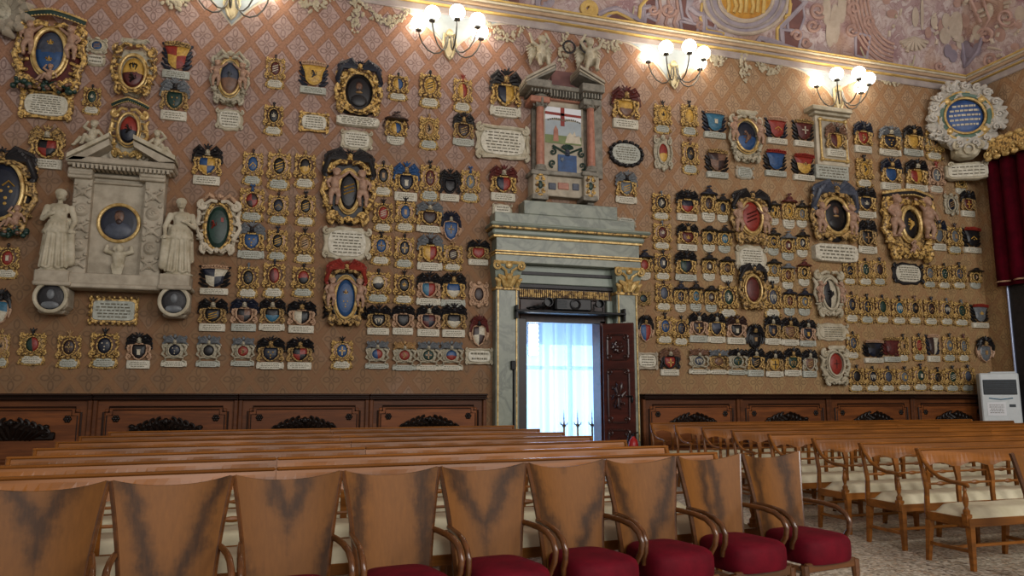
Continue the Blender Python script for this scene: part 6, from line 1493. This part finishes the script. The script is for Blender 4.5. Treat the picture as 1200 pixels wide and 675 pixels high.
BL = [5.06, 5.90, 6.76, 7.78, 8.82, 9.92, 11.05]; BRr = [5.60, 6.45, 7.35, 8.29, 9.20, 10.2, 11.45]
protoL = [None, None]
for i, (ya, yb) in enumerate(zip(BL, BRr)):
    xa, xb = (-3.6, -3.6, -2.05, -2.15, -2.24, -2.28, -2.2)[i], 3.56
    L0 = 2.86
    ang = math.atan2(yb-ya, xb+2.1); n = 2 if i < 9 else 2
    tot = (xb-xa)/math.cos(ang)
    for k_ in range(n):
        Lk = tot/n-.004
        if protoL[k_] is None: protoL[k_] = bench(2.86, (k_,)); o = protoL[k_]
        else: o = copy_tree(protoL[k_])
        s = tot*k_/n; o.location = (xa+s*math.cos(ang), yb-(xb-xa-s*math.cos(ang))*math.tan(ang), 0); o.rotation_euler = (0, 0, ang); o.scale = (Lk/2.86, 1, 1)
        tag(o, 'cream-cushioned wooden bench, %s half of the %s row behind the red chairs' % (('left', 'right')[k_], NTH[i]), 'bench', 'wooden benches of the left block')
RR = [(5.52, 5.44), (5.63, 6.27), (5.72, 7.09), (5.80, 8.0), (5.90, 8.95), (5.96, 9.82), (6.06, 10.8), (6.12, 11.75)]
protoR = [None, None]
for i, (x, y) in enumerate(RR):
    for k_ in range(2 if i > 1 else 1):
        if protoR[k_] is None: protoR[k_] = bench(3.6, (k_,)); o = protoR[k_]
        else: o = copy_tree(protoR[k_])
        o.location = (x+k_*3.604, y, 0)
        tag(o, 'cream-cushioned wooden bench, %s row from the front right of the aisle%s' % (NTH[i], ('', ', farther right half')[k_]), 'bench', 'wooden benches of the right block')
# ---------------------------------------------------------------- red velvet armchairs in the front row
def armchair():
    r = empty('armchair', (0, 0, 0))
    def surf(thick_y, off):          # veneered back, concave in plan, flaring and dipping at the top
        pts = []; nu, nv = 14, 16
        for j in range(nv+1):
            v = j/nv; hw = .205+.080*v**1.6; 
            for i in range(nu+1):
                s = -1+2*i/nu; zt = .972+.044*abs(s)**2.2; z = .34+(zt-.34)*v
                y = .175+.105*v+.02*v*v - .055*s*s*(.4+.6*v) + off
                pts.append((hw*s, y, z))
        return pts, nu, nv
    A, nu, nv = surf(0, -.011); B, _, _ = surf(0, .011); m = MB(); k = len(A); W_ = nu+1
    fs = [(j*W_+i, j*W_+i+1, (j+1)*W_+i+1, (j+1)*W_+i) for j in range(nv) for i in range(nu)]
    fs += [tuple(k+q for q in f[::-1]) for f in fs]
    fs += [(nv*W_+i, nv*W_+i+1, k+nv*W_+i+1, k+nv*W_+i) for i in range(nu)] + [(i+1, i, k+i, k+i+1) for i in range(nu)]
    fs += [(j*W_, (j+1)*W_, k+(j+1)*W_, k+j*W_) for j in range(nv)] + [((j+1)*W_+nu, j*W_+nu, k+j*W_+nu, k+(j+1)*W_+nu) for j in range(nv)]
    m.add(A+B, fs); m.build('backrest', 'walnut', r)
    for s in (-1, 1):
        P = []
        for j in range(11):
            v = j/10; P.append((s*(.212+.080*v**1.6), .175+.105*v+.02*v*v-.055*(.4+.6*v)+.006, .34+(.672)*v))
        P = [(s*.215, .22, .0), (s*.210, .17, .2)]+P; m = MB(); m.tube(P, [.020, .020]+[.017]*11, 6, 1.3); m.build('back_stile', 'walnut_frame', r)
        m = MB(); m.tube([(s*.245, .205, .655), (s*.254, .12, .655), (s*.264, .0, .650), (s*.270, -.10, .635), (s*.273, -.17, .600), (s*.273, -.205, .545), (s*.270, -.195, .485), (s*.266, -.165, .44), (s*.258, -.15, .40)], [.017, .018, .019, .020, .021, .021, .020, .019, .018], 10, .85)
        m.build('armrest', 'walnut_frame', r)
        m = MB(); m.tube([(s*.250, -.245, .30), (s*.250, -.25, .22), (s*.250, -.255, .12), (s*.247, -.262, .0)], [.030, .028, .020, .016], 8); m.build('leg', 'walnut_frame', r)
    m = MB(); n, rings = 40, 9; vs = []
    def rim(a):
        c, s = math.cos(a), math.sin(a); e = 4.2; x = abs(c)**(2/e)*(1 if c > 0 else -1); y = abs(s)**(2/e)*(1 if s > 0 else -1)
        return x*(.250-.030*(y+1)/2*1.6), -.035+.250*y-.018*(y < 0)*(1-x*x)
    for q, z, g in ((.97, .300, 1), (1.0, .320, 1), (1.01, .375, 1), (1.0, .425, 1), (.96, .452, 1), (.86, .471, 1), (.6, .485, 1), (.3, .491, 1)):
        for i in range(n): x, y = rim(2*PI*i/n); vs.append((x*q, -.035+(y+.035)*q, z))
    vs += [(0, -.035, .494), (0, -.035, .300)]; R = 8
    fs = [(k_*n+i, k_*n+(i+1) % n, (k_+1)*n+(i+1) % n, (k_+1)*n+i) for k_ in range(R-1) for i in range(n)]+[((R-1)*n+i, (R-1)*n+(i+1) % n, R*n) for i in range(n)]+[((i+1) % n, i, R*n+1) for i in range(n)]
    m.add(vs, fs); m.build('seat', 'red_velvet', r)
    m = MB(); m.bbox(-.245, .245, -.262, -.235, .25, .315, .006); m.bbox(-.20, .20, .165, .19, .25, .315, .006)
    for s in (-1, 1): m.tube([(s*.25, -.25, .265), (s*.21, .18, .265)], .026, 4)
    m.build('seat_rail', 'walnut_frame', r, False)
    return index_tree(r)
PC = armchair(); CA = math.radians(8.1)
CL = ['first, leftmost and cut by the photo edge', 'second from the left', 'third from the left', 'fourth from the left', 'fifth, in the middle', 'sixth from the left', 'seventh from the left', 'eighth from the left', 'ninth, at the right end by the aisle']
for i in range(9):
    o = PC if i == 0 else copy_tree(PC); rx, ry = (-.88+i*.6125)*.965, (4.50+i*.0875)*.965; a = CA+math.radians((0, .5, -.6, .4, -.5, .8, -1.2, 1.0, 2.0)[i])
    ca, sa = math.cos(a), math.sin(a); lx, ly = .285, .245
    o.location = (rx-(lx*ca-ly*sa), ry-(lx*sa+ly*ca), 0); o.rotation_euler = (0, 0, a)
    tag(o, 'walnut-backed red velvet armchair, %s in front row' % CL[i], 'armchair', 'red velvet armchairs in the front row')
o = copy_tree(PC); t = (1.0-EYE)/ray(1187, 533).z; p = ray(1187, 533)*t; a = math.radians(-6); ca, sa = math.cos(a), math.sin(a); lx, ly = -.285, .245
o.location = (p.x-(lx*ca-ly*sa), p.y-(lx*sa+ly*ca), 0); o.rotation_euler = (0, 0, a)
tag(o, 'walnut armchair cut off by the right edge of the photo, across the aisle', 'armchair')
